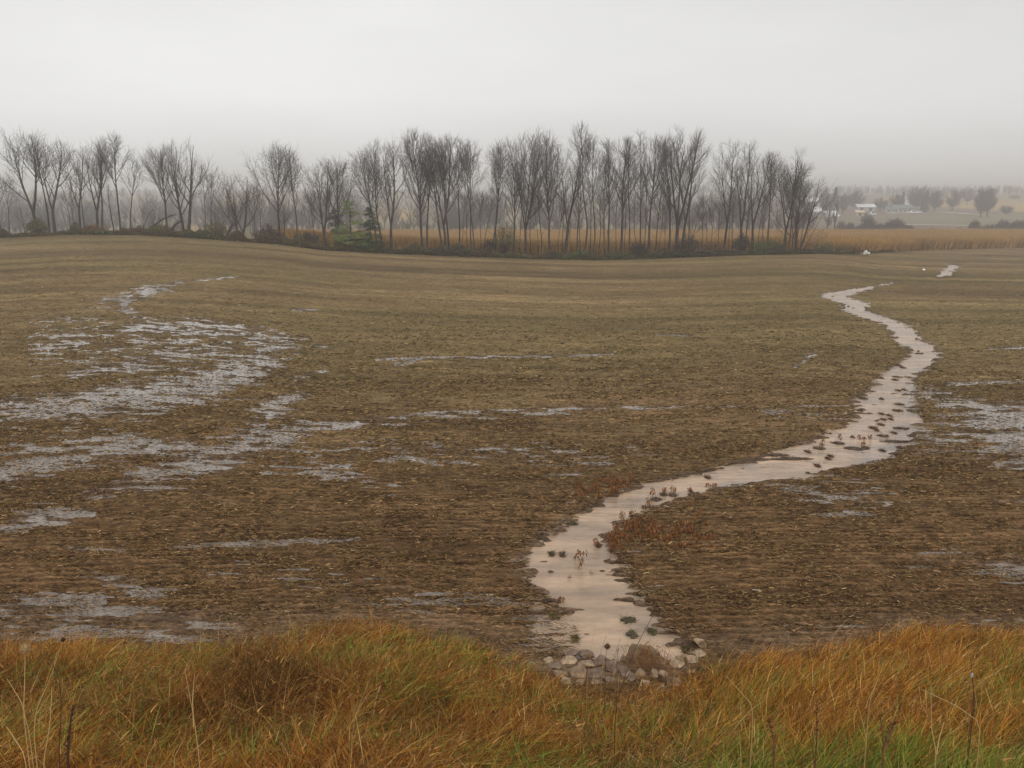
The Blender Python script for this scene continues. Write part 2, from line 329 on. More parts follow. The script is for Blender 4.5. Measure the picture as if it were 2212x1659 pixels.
def residue():
    rng = np.random.default_rng(11)
    X, Y = field_points(rng, 760000, 570, 1440)
    keep = Y > toe(X, Y)-.2; X = X[keep]; Y = Y[keep]
    px, py = proj(X, Y, H(X, Y)); sdv = stream_sd(px, py, Y); wt = wetness(px, py)
    clump = fbm(X/.8, Y/.32, 101, 3)
    dens = sstep(clump, .34, .58)*.68+.32
    dens = dens*(1-.75*np.clip(np.cos(2*PI*rowph(X, Y)/.19), 0, 1)*(1-sstep(Y, 17, 24)))*(1-.5*(vn(X/9, rowph(X, Y)/.5, 43) > .6)); dens = dens*(.12+.88*sstep(py, 590, 860)); keep = (sdv < -.02) & (rng.random(len(X)) < dens*(1-.45*sstep(wt, .3, .8))*(1-.5*(1-sstep(Y-toe(X, Y), .2, 1.3))))
    X, Y, clump = X[keep], Y[keep], clump[keep]; n = len(X)
    a = rng.normal(0, .6, n); el = np.abs(rng.normal(0, .28, n))
    D = np.stack([np.cos(a)*np.cos(el), np.sin(a)*np.cos(el), np.sin(el)], 1)
    sc = np.clip(Y/14, .9, 3.2); Lg = (.022+.075*rng.random(n)**2)*sc**.5; Wd = rng.uniform(.004, .011, n)*sc**.9
    B = np.stack([rng.normal(0, .02, n), rng.normal(0, .02, n), -.02*np.ones(n)], 1)
    col = mixcol(rng, n, [(.30, .185, .08), (.16, .090, .040), (.045, .024, .012), (.20, .098, .036), (.44, .30, .15), (.10, .085, .026)], [3.6, 5.5, 6.5, 1.8, .9, 1.8])
    k = sstep(Y, 16, 36)[:, None]; col = col*(1-k)+col*np.array([[1.0, 1.09, 1.0]])*k
    P = np.stack([X, Y, H(X, Y)+.012+.03*(clump-.4)], 1)
    tag(strips('crop_residue', P, D, Lg, Wd, B, col, M_straw, 1, False), 'matted brown and straw-coloured crop residue strewn over the harvested field', 'crop residue', kind='stuff')
residue()

# ------------------------------------------------------------------ foreground grass on the bank
def bank_grass():
    rng = np.random.default_rng(21)
    nc = 13000
    Y = 3.2+(12.9-3.2)*rng.random(nc)**.8; X = rng.uniform(-.80, .80, nc)*Y
    T = toe(X, Y); z = H(X, Y); px, py = proj(X, Y, z)
    rock = np.exp(-((px-1325)/160)**8)
    lim = T-.25+.5*(fbm(X/1.1, Y/.6, 7, 2)-.5)-rock*.88
    p = sstep(lim-Y, -.35, .6); keep = rng.random(nc) < p
    X, Y, px, py, T, rock = X[keep], Y[keep], px[keep], py[keep], T[keep], rock[keep]; m = len(X)
    per = 13; ci = np.repeat(np.arange(m), per); n = len(ci)
    cx = X[ci]; cy = Y[ci]; r = np.abs(rng.normal(0, .085, n)); a = rng.uniform(0, 2*PI, n)
    bx = cx+r*np.cos(a); by = cy+r*np.sin(a); bz = H(bx, by)-.02
    right = sstep(px[ci], 1150, 1650)                                        # the right side leans with the wind, the left is matted
    patch = fbm(cx/1.3, cy/1.1, 15, 3)
    hgt = (.10+.48*patch)*(.65+.55*rng.random(n))*(1-.35*rock[ci])*(1-.45*sstep(cy, T[ci]-1.1, T[ci]+.1)*(1-.3*right))
    ld = rng.uniform(0, 2*PI, m)[ci]; la = .42*(1-right)+.22
    wind = .22+.40*right
    D = np.stack([np.cos(ld)*la+wind*.75+rng.normal(0, .46, n), np.sin(ld)*la+rng.normal(0, .46, n), np.ones(n)], 1)
    D /= np.linalg.norm(D, axis=1, keepdims=True)
    droop = hgt*(.25+.35*(1-right))*np.where(rng.random(n) < .18, rng.uniform(1.6, 3., n), rng.uniform(.2, 1.5, n))
    B = np.stack([droop*(.9*wind+np.cos(ld)*.5), droop*np.sin(ld)*.5, -droop*.62], 1)
    green = fbm(cx/1.0+3, cy/.8, 19, 3)
    gm = sstep(green, .54, .68)*.55+1.7*sstep(px[ci], 900, 1400)*sstep(py[ci], 1590, 1720)*rng.random(n)
    gm += .75*np.exp(-((px[ci]-920)/170)**2-((py[ci]-1430)/45)**2)+.5*np.exp(-((px[ci]-330)/200)**2-((py[ci]-1440)/35)**2)+.5*np.exp(-((px[ci]-2170)/80)**2-((py[ci]-1440)/70)**2)
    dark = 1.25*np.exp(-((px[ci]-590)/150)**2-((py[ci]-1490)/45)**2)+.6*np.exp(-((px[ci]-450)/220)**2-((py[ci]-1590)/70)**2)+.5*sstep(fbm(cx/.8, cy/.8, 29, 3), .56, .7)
    brown = mixcol(rng, n, [(.44, .185, .034), (.33, .115, .020), (.58, .32, .085), (.14, .052, .018), (.72, .52, .25), (.40, .25, .05)], [5, 4, 3.2, 3.6, 1., 2.4], .35)
    brown = brown*(.66+.5*fbm(cx/.5, cy/.5, 33, 3)+.22*right+.25*sstep(cy, 8.5, 11))[:, None]*(1+right[:, None]*np.array([[.02, .08, 0]]))
    grn = mixcol(rng, n, [(.13, .21, .026), (.22, .27, .04), (.08, .13, .02), (.32, .31, .06)], [3, 3, 2, 2])
    brown = brown*np.array([[.84, .75, .56]])
    isg = (rng.random(n) < np.clip(gm*.5+.45*sstep(px[ci], 1000, 1500)*sstep(py[ci], 1600, 1720), 0, .85))
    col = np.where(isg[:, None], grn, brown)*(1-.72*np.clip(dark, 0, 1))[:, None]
    Wd = rng.uniform(.0025, .0065, n)*np.where(isg, 1.35, 1)*(.8+cy/16)
    P = np.stack([bx, by, bz], 1)
    q_ = 3800; Y = 3.3+9.*rng.random(q_)**.8; X = rng.uniform(-.8, .8, q_)*Y; px, py = proj(X, Y, H(X, Y)); s = rng.random(q_) < sstep(toe(X, Y)+.25-1.0*np.exp(-((px-1325)/170)**8)-Y, 0, .5); X, Y, px = X[s], Y[s], px[s]; q_ = len(X)
    rr = sstep(px, 1150, 1650); DD = np.stack([rng.normal(.15+.42*rr, .25), rng.normal(0, .22, q_), np.ones(q_)], 1); DD /= np.linalg.norm(DD, axis=1, keepdims=True); LL = rng.uniform(.28, .62, q_)
    P = np.concatenate([P, np.stack([X, Y, H(X, Y)], 1)]); D = np.concatenate([D, DD]); hgt = np.concatenate([hgt, LL]); B = np.concatenate([B, np.stack([LL*.25*(.3+rr), rng.normal(0, .04, q_), -LL*.12], 1)])
    Wd = np.concatenate([Wd, rng.uniform(.003, .005, q_)]); isg = np.concatenate([isg, np.zeros(q_, bool)]); col = np.concatenate([col, mixcol(rng, q_, [(.42, .22, .06), (.24, .10, .03), (.60, .42, .20)], [4, 4, 1])])
    n = len(P)
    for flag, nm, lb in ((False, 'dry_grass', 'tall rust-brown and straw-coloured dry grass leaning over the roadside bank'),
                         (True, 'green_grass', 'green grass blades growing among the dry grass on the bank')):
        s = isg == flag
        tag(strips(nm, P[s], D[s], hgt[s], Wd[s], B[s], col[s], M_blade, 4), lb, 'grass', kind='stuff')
    hs_ = np.flatnonzero((rng.random(n) < .10) & ~isg); tip = P[hs_]+D[hs_]*hgt[hs_, None]+B[hs_]; dd = D[hs_]*.6+B[hs_]*1.2; dd /= np.linalg.norm(dd, axis=1, keepdims=True)
    hc = mixcol(rng, len(hs_), [(.44, .25, .085), (.34, .16, .05), (.22, .09, .03)], [2, 3, 3]); q_ = len(hs_)
    tag(strips('grass_seed_heads', tip-dd*.02, dd, rng.uniform(.03, .09, q_), rng.uniform(.006, .013, q_), np.stack([rng.uniform(0, .02, q_), rng.normal(0, .01, q_), -rng.uniform(0, .02, q_)], 1), hc, M_blade, 3), 'pale feathery seed heads on the dry bank grass', 'seed heads', kind='stuff')
    # thatch of short matted bits
    k = 70000; Y = 3.2+(12.6-3.2)*rng.random(k)**.8; X = rng.uniform(-.8, .8, k)*Y
    px, py = proj(X, Y, H(X, Y)); s = rng.random(k) < sstep(toe(X, Y)+.3-.9*np.exp(-((px-1330)/190)**4)-Y, -.2, .6); X, Y = X[s], Y[s]; k = len(X)
    a = rng.uniform(0, 2*PI, k); el = rng.uniform(.0, .9, k)
    D = np.stack([np.cos(a)*np.cos(el), np.sin(a)*np.cos(el), np.sin(el)], 1)
    col = mixcol(rng, k, [(.30, .16, .05), (.18, .08, .03), (.42, .28, .12), (.09, .05, .02)], [4, 4, 1.5, 2])
    tag(strips('grass_thatch', np.stack([X, Y, H(X, Y)+rng.uniform(0, .14, k)], 1), D, rng.uniform(.06, .2, k), rng.uniform(.003, .006, k),
        np.stack([rng.normal(0, .03, k), rng.normal(0, .03, k), -rng.uniform(.0, .06, k)], 1), col, M_blade, 2),
        'matted thatch of broken dry grass low on the bank', 'thatch', kind='stuff')
bank_grass()

# ------------------------------------------------------------------ tubes
def tube_pts(pl, rad, ns):
    pl = np.asarray(pl, float); rad = np.asarray(rad, float); n = len(pl)
    d = np.gradient(pl, axis=0); d /= np.linalg.norm(d, axis=1, keepdims=True)+1e-9
    ref = np.array([.93, .35, .05]); a = np.cross(d, ref); a /= np.linalg.norm(a, axis=1, keepdims=True)+1e-9; b = np.cross(d, a)
    th = np.arange(ns)*2*PI/ns
    V = pl[:, None]+rad[:, None, None]*(np.cos(th)[None, :, None]*a[:, None]+np.sin(th)[None, :, None]*b[:, None])
    i = np.arange(n-1)[:, None]*ns; j = np.arange(ns)[None]; j2 = (j+1) % ns
    Fq = np.stack([i+j, i+j2, i+ns+j2, i+ns+j], -1).reshape(-1, 4)
    return V.reshape(-1, 3), Fq
def merge(parts):
    Vs = []; Fs = []; n = 0
    for V, Fq in parts: Vs.append(V); Fs.append(Fq+n); n += len(V)
    return np.concatenate(Vs), np.concatenate(Fs)
def prisms(P0, P1, R0, R1):
    P0 = np.array(P0); P1 = np.array(P1); R0 = np.array(R0)[:, None]; R1 = np.array(R1)[:, None]
    d = P1-P0; d /= np.linalg.norm(d, axis=1, keepdims=True)+1e-9
    a = np.cross(d, [.31, .94, .1]); a /= np.linalg.norm(a, axis=1, keepdims=True)+1e-9; b = np.cross(d, a); n = len(P0)
    rings = []
    for P, R in ((P0, R0), (P1, R1)):
        for k in range(3):
            t = k*2*PI/3; rings.append(P+R*(math.cos(t)*a+math.sin(t)*b))
    V = np.stack(rings, 1).reshape(-1, 3); i = np.arange(n)[:, None]*6
    Fq = np.concatenate([np.concatenate([i+k, i+(k+1) % 3, i+3+(k+1) % 3, i+3+k], 1) for k in range(3)])
    return V, Fq

# ------------------------------------------------------------------ trees
def vunit(v): return v/(np.linalg.norm(v)+1e-9)
def grow_tree(seed, Ht, half, lean=0., first=.35, stems=1, r0=.16, dens=1., wob=.05, twr=.011, ang=.55, low=False):
    """bare tree: big limbs -> trunk mesh, fine twigs -> crown mesh (local coordinates, foot at the origin)"""
    rng = random.Random(seed); big = []; T0 = []; T1 = []; R0 = []; R1 = []
    U = rng.uniform; G = rng.gauss
    def limb(p, d, ln, r, lvl, reach):
        n = max(3, int(ln/(.68 if lvl == 0 else .5))); st = ln/n; pts = [p.copy()]; rs = [r]; w = wob*(.7+1.3*lvl)
        kids = []
        for i in range(n):
            t = (i+1)/n
            d = vunit(d+np.array([G(0, w), G(0, w), G(0, w*.4)])+np.array([0, 0, .05+.035*(lvl > 0)]))
            p = p+d*st; pts.append(p.copy()); rs.append(max(r*(1-t*(.86 if lvl else .88)), .012)); kids.append((t, p.copy(), d.copy(), rs[-1]))
        big.append((pts, rs, 7 if r > .09 else 5 if r > .04 else 4))
        return kids
    def twig(p, d, ln):
        q = p; k = 2; ln *= 1.25
        for i in range(k):
            d = vunit(d+np.array([G(0, .22), G(0, .22), .10])); q2 = q+d*(ln/k)
            T0.append(q); T1.append(q2); R0.append(twr*(.95-.35*i)); R1.append(twr*(.6-.3*i)); q = q2
    def side(d, a, az):
        ax = vunit(np.cross(d, [math.cos(az), math.sin(az), .13])); return vunit(d*math.cos(a)+ax*math.sin(a))
    tops = []
    for s in range(stems):
        fork = stems > 1; az = s*2*PI/stems+U(-.4, .4); sp_ = (half*.55/Ht if fork else .0)
        d = vunit(np.array([lean/Ht+math.cos(az)*sp_*1.1, math.sin(az)*sp_*.7, 1.]))
        hh = Ht*(1 if s == 0 else U(.82, .98)); rr = r0*(1 if s == 0 else U(.6, .9))
        if fork and first > .2:
            if s == 0: fk = limb(np.array([0, 0, -.35]), vunit(np.array([lean/Ht*.4, 0, 1.])), first*Ht*.72+.35, r0*1.5, 0, 0); fp = fk[-1][1]; big[-1] = (big[-1][0], [r0*(1.1-.3*i/len(fk)) for i in range(len(big[-1][1]))], 7)
            d = vunit(np.array([lean/Ht+math.cos(az)*sp_*1.5, math.sin(az)*sp_, 1.])); tops.append(limb(fp, d, (hh-fp[2])*1.03, rr*.8, 0, 0))
        else: tops.append(limb(np.array([math.cos(az)*r0*.6*fork, math.sin(az)*r0*.6*fork, -.35]), d, hh+.35, rr, 0, 0))
    azg = U(0, 6.28); hb = half*(.78 if stems > 1 else 1)
    for kids in tops:
        cnt = 0
        for (t, p, d, r) in kids:
            t = min(t, .97) if t < 1 else 1; t = p[2]/Ht if t < 1 else 1
            if t < first or t > .97: 
                if .12 < t < first and rng.random() < (.5 if low else .12): 
                    q = limb(p, side(d, U(.8, 1.2), U(0, 6.28)), U(.6, 1.8), .022, 2, 0)
                    for (t2, p2, d2, r2) in q: twig(p2, side(d2, U(.4, .9), U(0, 6.28)), U(.3, .8))
                continue
            for _ in range((2 if rng.random() < 1.1*dens else 1) if stems == 1 else (1 if rng.random() < 1.1/stems**.5 else 0)):
                azg += 2.4+G(0, .4); a = ang*U(.75, 1.25)*(1.1-.35*t); f = (t-first)/(1-first)
                prof = .25+math.sin(PI*min(1, .22+.68*f))**.8
                zc = Ht*(first*.9+1.02)/2; hz = Ht*(1-first*.9)*.54; ln = .5
                while ln < 9 and ln*math.sin(a)*.78 < hb*math.sqrt(max(0, 1-((p[2]+ln*math.cos(a)*1.08-zc)/hz)**2)): ln += .25
                ln *= U(.72, 1.04)
                if ln < .5: ln = .6
                k1 = limb(p, side(d, a, azg), ln, min(r*.62, .012+ln*.014), 1, 0)
                for (t1, p1, d1, r1) in k1:
                    if t1 < .15: continue
                    for _ in range(2 if rng.random() < .8*dens else 1):
                        l2 = ln*(.42*(1-t1)+.16)*U(.6, 1.2); az2 = U(0, 6.28); d2 = side(d1, U(.35, .7), az2)
                        if l2 < .5 or t1 > .8: twig(p1, d2, max(.4, l2*1.2)); continue
                        q = p1; n2 = max(2, int(l2/.42))
                        for i in range(n2):
                            d2 = vunit(d2+np.array([G(0, .13), G(0, .13), .09+G(0, .05)])); q2 = q+d2*(l2/n2)
                            T0.append(q); T1.append(q2); R0.append(max(.016*(1-i/n2), twr)); R1.append(max(.016*(1-(i+1)/n2), twr*.9)); q = q2
                            for _k in range(3 if stems < 3 else 2): twig(q, side(d2, U(.35, .95), U(0, 6.28)), U(.3, .8))
    tr = merge([tube_pts(*b) for b in big]); cr_ = prisms(T0, T1, R0, R1)
    return tr, cr_
def bare_tree(name, loc, params, label, cat='tree', group=None, mt=M_bark, mc=M_twig):
    root = empty(name, loc, label, cat, group)
    (tv, tf), (cv, cf) = grow_tree(**params)
    npmesh('trunk', tv, tf, mt, parent=root, smooth=True); npmesh('crown', cv, cf, mc, parent=root)
    return root
def c1(x, y=0): return x*.337, 257.5+y*.337
def c2(x, y=0): return 677.7+x*.3064, 257.5+y*.3064
def c3(x, y=0): return 1219.9+x*.3064, 257.5+y*.3064
# (crop, foot x, top y, crown left, crown right, stems, trunk radius, first branch, density, label words)
TREES = [
 (c1,15,340,-40,80,1,.14,.3,.9,'medium bare tree cut by the left edge of the photo'),
 (c1,60,390,20,110,1,.08,.4,.6,'slim bare tree just inside the left edge, behind the first tree'),
 (c1,245,95,0,280,3,.24,.32,1.,'tall bare tree with wide limbs fanning left, first big tree from the left'),
 (c1,165,560,120,190,1,.06,.3,.5,'small thin tree leaning left at the foot of the first big tree'),
 (c1,320,110,215,330,1,.15,.5,.8,'tall bare tree leaning left, squeezed between two big trees at the far left'),
 (c1,355,120,260,415,2,.22,.35,1.,'tall dark bare tree with a low fork, right-hand of the big leftmost group'),
 (c1,455,400,425,480,1,.06,.35,.5,'thin pole-like tree right after the leftmost group'),
 (c1,490,420,470,520,1,.05,.4,.4,'thinnest sapling beside the airy tree in the left third'),
 (c1,520,170,410,560,2,.15,.4,.8,'airy tall bare tree with a pinkish crown, left third of the row'),
 (c1,547,300,520,600,1,.1,.45,.7,'slim bare tree standing right against the airy pinkish one'),
 (c1,632,155,540,690,2,.2,.35,1.1,'dense-crowned bare tree with thick twin trunk, left third of the row'),
 (c1,657,185,620,720,1,.17,.45,.9,'straight thick bare tree touching the twin-trunked one on its right'),
 (c1,737,420,660,760,1,.12,.5,.6,'crooked dark tree with a bent trunk, below the tall fan-topped tree'),
 (c1,775,112,665,825,1,.15,.42,.75,'tall straight tree with an open fan-shaped top, left third of the row'),
 (c1,835,250,790,885,1,.12,.45,.6,'slender bare tree with a thin lopsided top before the left gap'),
 (c1,890,560,850,960,2,.07,.2,.6,'small bushy bare tree in the left gap'),
 (c1,955,590,915,1010,2,.09,.1,.8,'low tangled tree in the left gap, half fallen'),
 (c1,1075,185,915,1110,1,.17,.32,1.05,'tall bare tree with crown swept left, right of the left gap'),
 (c1,1190,152,1080,1280,3,.25,.18,1.1,'massive many-stemmed bare tree with dense egg-shaped crown'),
 (c1,1322,290,1270,1335,1,.07,.5,.4,'thin leaning pole tree right of the massive many-stemmed tree'),
 (c1,1356,310,1305,1410,1,.08,.4,.6,'slim open-crowned tree before the second gap'),
 (c1,1410,560,1350,1470,3,.06,.1,.8,'shrubby low tree before the second gap'),
 (c1,1540,350,1430,1650,3,.17,.12,1.25,'short round dense tree with a reddish crown standing in the second gap'),
 (c1,1450,520,1400,1520,2,.09,.1,1.,'low shrubby tree leaning right beside the short reddish one'),
 (c1,1640,430,1600,1665,1,.06,.3,.5,'thin tree right of the short reddish tree, left of its twin'),
 (c1,1668,440,1640,1700,1,.06,.3,.5,'thin tree right of the short reddish tree, right-hand twin'),
 (c1,1802,178,1675,1860,1,.18,.32,.85,'tall bare tree with a tapering open crown, right of the second gap'),
 (c1,1830,540,1805,1870,1,.11,.2,.5,'short stubby broken tree at the foot of the tall open-crowned one'),
 (c1,1907,195,1850,1945,1,.12,.35,.7,'tall narrow spindle-shaped bare tree, left of the evergreens'),
 (c1,2020,470,1960,2050,1,.07,.3,.6,'slim tree between the spindle-shaped tree and the wide round one'),
 (c1,2085,255,1935,2110,3,.19,.22,1.1,'wide round-crowned bare tree with a low right limb, left of the evergreens'),
 (c1,2168,258,2095,2250,1,.16,.25,1.05,'round bushy bare tree standing right in front of the evergreens'),
 (c2,455,250,270,440,1,.13,.35,.9,'leaning bare tree whose crown sweeps left over the dark evergreen'),
 (c2,490,165,390,520,1,.16,.4,.9,'tall bare tree in the middle of the trio right of the evergreens'),
 (c2,545,150,470,605,2,.22,.35,1.,'dark tall forked tree at the right of the trio by the evergreens'),
 (c2,770,85,610,840,1,.19,.3,.95,'tall bare tree with wide ragged crown, right of the open gap over the corn'),
 (c2,802,210,760,850,1,.16,.45,.7,'straight companion trunk joined to the wide ragged tree'),
 (c2,910,125,820,960,1,.17,.42,.9,'first of the close pair of tall trunks right of the ragged tree'),
 (c2,930,118,860,1020,2,.2,.35,1.,'middle trunk of the dense-crowned pair right of the ragged tree'),
 (c2,958,135,920,1050,1,.19,.4,.9,'right-hand thick trunk under the dense crown right of the ragged tree'),
 (c2,1025,150,985,1110,1,.14,.45,.8,'tall tree with fan top next right of the dense pair'),
 (c2,1042,420,1020,1070,1,.05,.5,.4,'thin sapling hugging the fan-topped tree'),
 (c2,1082,470,1055,1110,1,.06,.4,.5,'thin sapling midway between two tall fan-topped trees'),
 (c2,1107,160,1080,1175,1,.12,.5,.6,'slim tall tree with few branches, left-centre of the grove'),
 (c2,1140,180,1130,1240,1,.11,.5,.6,'slender tree leaning right in the left-centre of the grove'),
 (c2,1178,500,1150,1205,1,.06,.4,.5,'low thin tree under the right-leaning slender tree'),
 (c2,1205,480,1170,1250,1,.08,.4,.6,'half-height slim tree left of the wide V-topped tree'),
 (c2,1262,158,1175,1330,1,.14,.45,.75,'tall tree with an open V-shaped top, centre-left of the grove'),
 (c2,1286,190,1260,1350,1,.12,.5,.6,'straight slim companion just right of the V-topped tree'),
 (c2,1410,330,1325,1440,1,.17,.3,.9,'medium bare tree with left-hanging branches under the biggest dome crown'),
 (c2,1450,260,1430,1480,1,.07,.5,.4,'thin pole left of the biggest dome-crowned tree'),
 (c2,1492,90,1320,1600,3,.2,.3,1.15,'biggest dome-crowned tree at the middle of the grove'),
 (c2,1530,330,1505,1570,1,.07,.4,.5,'thin tree hugging the dome-crowned tree on its right'),
 (c2,1580,420,1555,1610,1,.05,.4,.4,'thin leaning sapling right of the dome-crowned tree'),
 (c2,1605,240,1580,1640,1,.09,.4,.5,'slim pole left of the oval-crowned tree'),
 (c2,1665,120,1590,1735,1,.17,.3,1.,'tall tree with a neat oval crown, centre of the grove'),
 (c2,1716,440,1690,1740,1,.06,.4,.5,'thin sapling between the oval-crowned tree and the thick dark trunk'),
 (c2,1750,420,1725,1765,1,.07,.4,.4,'slim dark pole against the thick dark trunk'),
 (c2,1772,150,1725,1855,2,.25,.38,.95,'thickest dark trunk of the grove, forked halfway up'),
 (c2,1812,520,1790,1840,1,.05,.3,.5,'low sapling right of the thickest dark trunk'),
 (c2,1858,370,1825,1890,1,.12,.4,.6,'half-height tree left of the tallest tree'),
 (c2,1882,330,1865,1910,1,.08,.45,.4,'thin pole just left of the tallest tree'),
 (c2,1912,48,1850,1965,1,.15,.55,.8,'tallest bare tree, its narrow top rising over the whole grove'),
 (c2,1957,260,1930,1985,1,.1,.5,.5,'slim tree just right of the tallest tree'),
 (c2,1975,130,1935,2025,1,.12,.45,.65,'tall narrow tree second right of the tallest'),
 (c2,2003,300,1985,2030,1,.08,.5,.4,'thin pole third right of the tallest tree'),
 (c2,2048,440,2020,2080,1,.08,.4,.5,'thin tree fourth right of the tallest tree'),
 (c3,285,420,260,310,1,.07,.4,.5,'slim pole left of the flat-topped tree'),
 (c3,310,150,245,365,1,.18,.42,.9,'tall flat-topped tree with a thick straight trunk, right of the tallest'),
 (c3,360,380,340,385,1,.07,.4,.4,'thin pole right of the flat-topped tree'),
 (c3,392,132,325,440,1,.21,.38,.95,'thick-trunked tall tree whose foot stands lowest, right-centre of the grove'),
 (c3,425,440,400,450,1,.07,.4,.4,'low thin tree right of the thick lowest-footed trunk'),
 (c3,456,128,425,505,1,.13,.45,.7,'tall slim tree left of the feathery pointed one'),
 (c3,506,400,485,530,1,.08,.4,.5,'half-height slim tree under the feathery pointed one'),
 (c3,530,90,495,570,1,.13,.42,.8,'tall feathery tree with a pointed top, right-centre of the grove'),
 (c3,556,300,540,590,1,.09,.45,.5,'thin pole between the feathery tree and the dark straight trunk'),
 (c3,585,130,545,655,1,.19,.4,1.,'dark straight tall trunk with a bushy top, right-centre of the grove'),
 (c3,610,460,590,640,1,.06,.4,.4,'thin sapling right of the dark straight trunk'),
 (c3,636,400,615,665,1,.12,.4,.5,'plain half-height trunk before the huge fan-crowned tree'),
 (c3,658,440,640,690,1,.07,.4,.4,'slim low pole before the huge fan-crowned tree'),
 (c3,735,130,650,770,1,.18,.32,.9,'tall tree on the left flank of the huge fan-crowned tree'),
 (c3,700,560,680,725,1,.06,.3,.5,'low sapling left of the huge fan-crowned tree'),
 (c3,783,78,740,1025,3,.3,.35,1.3,'huge fan-crowned tree, the broadest and darkest of the grove'),
 (c3,825,120,800,1000,2,.22,.4,1.1,'thick second trunk under the huge fan crown'),
 (c3,872,300,850,930,1,.12,.4,.5,'straight bare pole right of the huge fan-crowned tree'),
 (c3,885,600,875,960,1,.07,.3,.6,'small arching tree at the right foot of the huge fan-crowned tree'),
 (c3,972,540,930,1000,1,.08,.35,.6,'small thin tree at the left of the light gap in the right part'),
 (c3,1003,520,985,1030,1,.06,.35,.5,'small thin tree in the middle of the light gap in the right part'),
 (c3,1024,560,1010,1075,1,.06,.35,.6,'small thin right-leaning tree in the light gap in the right part'),
 (c3,1080,560,1060,1110,1,.08,.4,.4,'short pole left of the Y-shaped tree'),
 (c3,1120,168,1035,1165,2,.19,.4,.75,'tall Y-shaped tree with an open crown, right part of the grove'),
 (c3,1150,520,1135,1175,1,.07,.4,.5,'short thin tree right of the Y-shaped tree'),
 (c3,1182,480,1160,1200,1,.09,.4,.5,'half-height pole between the Y-shaped and the many-limbed tree'),
 (c3,1235,178,1165,1290,2,.22,.35,1.,'tall many-limbed tree with upright parallel limbs, right part of the grove'),
 (c3,1262,480,1255,1330,1,.15,.4,.7,'right-leaning half-height tree at the foot of the many-limbed one'),
 (c3,1320,228,1275,1435,2,.21,.4,1.2,'dark round-headed tree, fourth big crown from the right end'),
 (c3,1360,470,1340,1385,1,.08,.4,.4,'thin pole, first of three right of the dark round-headed tree'),
 (c3,1377,500,1365,1400,1,.06,.4,.4,'thin pole, second of three right of the dark round-headed tree'),
 (c3,1400,420,1385,1440,1,.07,.4,.5,'thin pole, third of three right of the dark round-headed tree'),
 (c3,1425,255,1420,1570,1,.16,.45,1.,'right-leaning tree with crown spread right, third big crown from the right end'),
 (c3,1545,228,1470,1640,2,.22,.32,1.1,'round-crowned tree, second big crown from the right end'),
 (c3,1575,300,1560,1690,1,.12,.35,1.,'tree behind the right-end crown, swept right and tall'),
 (c3,1600,420,1580,1700,2,.11,.3,1.,'lower tree tucked between the last two crowns at the right end'),
 (c3,1635,405,1600,1800,3,.18,.15,1.3,'last tree of the row at the right end, its branches sweeping right and low'),
 (c3,1662,640,1650,1800,3,.08,.06,1.2,'low sprawling thicket tree at the right foot of the last tree'),
]
def row_trees():
    rng = random.Random(3)
    for i, (cv, fx, ty_, xl, xr, stems, r0, first, dens, lab) in enumerate(TREES):
        px, top = cv(fx, ty_); xL = cv(xl)[0]; xR = cv(xr)[0]; small = r0 < .1
        E = np.interp((px-1106)/F*.9935, eu, ey); Y = E+1.8+(rng.uniform(.5, 6) if small else rng.uniform(0, 3.2))
        if px > 1700: Y = 122+rng.uniform(0, 1.5)
        b = at_y(px, Y); dx, dz = ray(px, top); Ht = CAMZ+Y*dz-b[2]
        d = Y*cp-(b[2]-CAMZ)*sp; half = (xR-xL)/2*d/F; lean = ((xL+xR)/2-px)*d/F
        bare_tree('bare_tree', b, dict(seed=100+i, Ht=Ht*.985, half=half*1.9+.3, lean=lean*.42, first=first, stems=stems, r0=r0*.86, dens=dens,
                  wob=.045 if r0 > .1 else .06, ang=.52+.22*min(1, half/Ht*3), twr=.0092, low=(stems > 1 or first < .25)), lab, 'tree', 'bare trees in the row across the field')
row_trees()

# ------------------------------------------------------------------ corn, undergrowth, far woods
def corn():
    rng = np.random.default_rng(31); n = 420000
    u = rng.uniform(-.62, .75, n); E = np.interp(u, eu, ey)
    front = rng.random(n) < .12
    Y = np.where(front, E+8+rng.random(n)*4*np.where(u > .33, 1, 2), E+8+(268-E-8)*rng.random(n)**1.0); 
    Y = np.where(u > .345, np.where(front, E+.8+rng.random(n)*3, E+.8+(268-E)*rng.random(n)), Y)
    rowY = np.round(Y/.76)*.76+rng.normal(0, .06, n); X = u*rowY; Y = rowY
    sel = (u > -.262+.03*vn(Y/9, Y*0, 4)); X, Y, u = X[sel], Y[sel], u[sel]; n = len(X)
    z = H(X, Y); hh = rng.uniform(1.85, 2.2, n)*(.9+.2*vn(X/6, Y/6, 3)); a = rng.normal(0, .16, (n, 2))
    D = np.stack([a[:, 0], a[:, 1], np.ones(n)], 1); D /= np.linalg.norm(D, axis=1, keepdims=True)
    col = mixcol(rng, n, [(.42, .245, .078), (.37, .21, .068), (.48, .30, .105), (.29, .165, .055)], [4, 3, 2, 1], .15)
    col = col*(.75+.5*fbm(X/25, Y/8, 4, 3))[:, None]
    k = strips('cornfield', np.stack([X, Y, z], 1), D, hh, rng.uniform(.08, .20, n), np.stack([rng.normal(0, .3, n), rng.normal(0, .2, n), -rng.uniform(0, .3, n)], 1), col, M_corn, 2)
    tag(k, 'golden-brown field of standing ripe corn beyond the tree row', 'cornfield', kind='stuff')
corn()
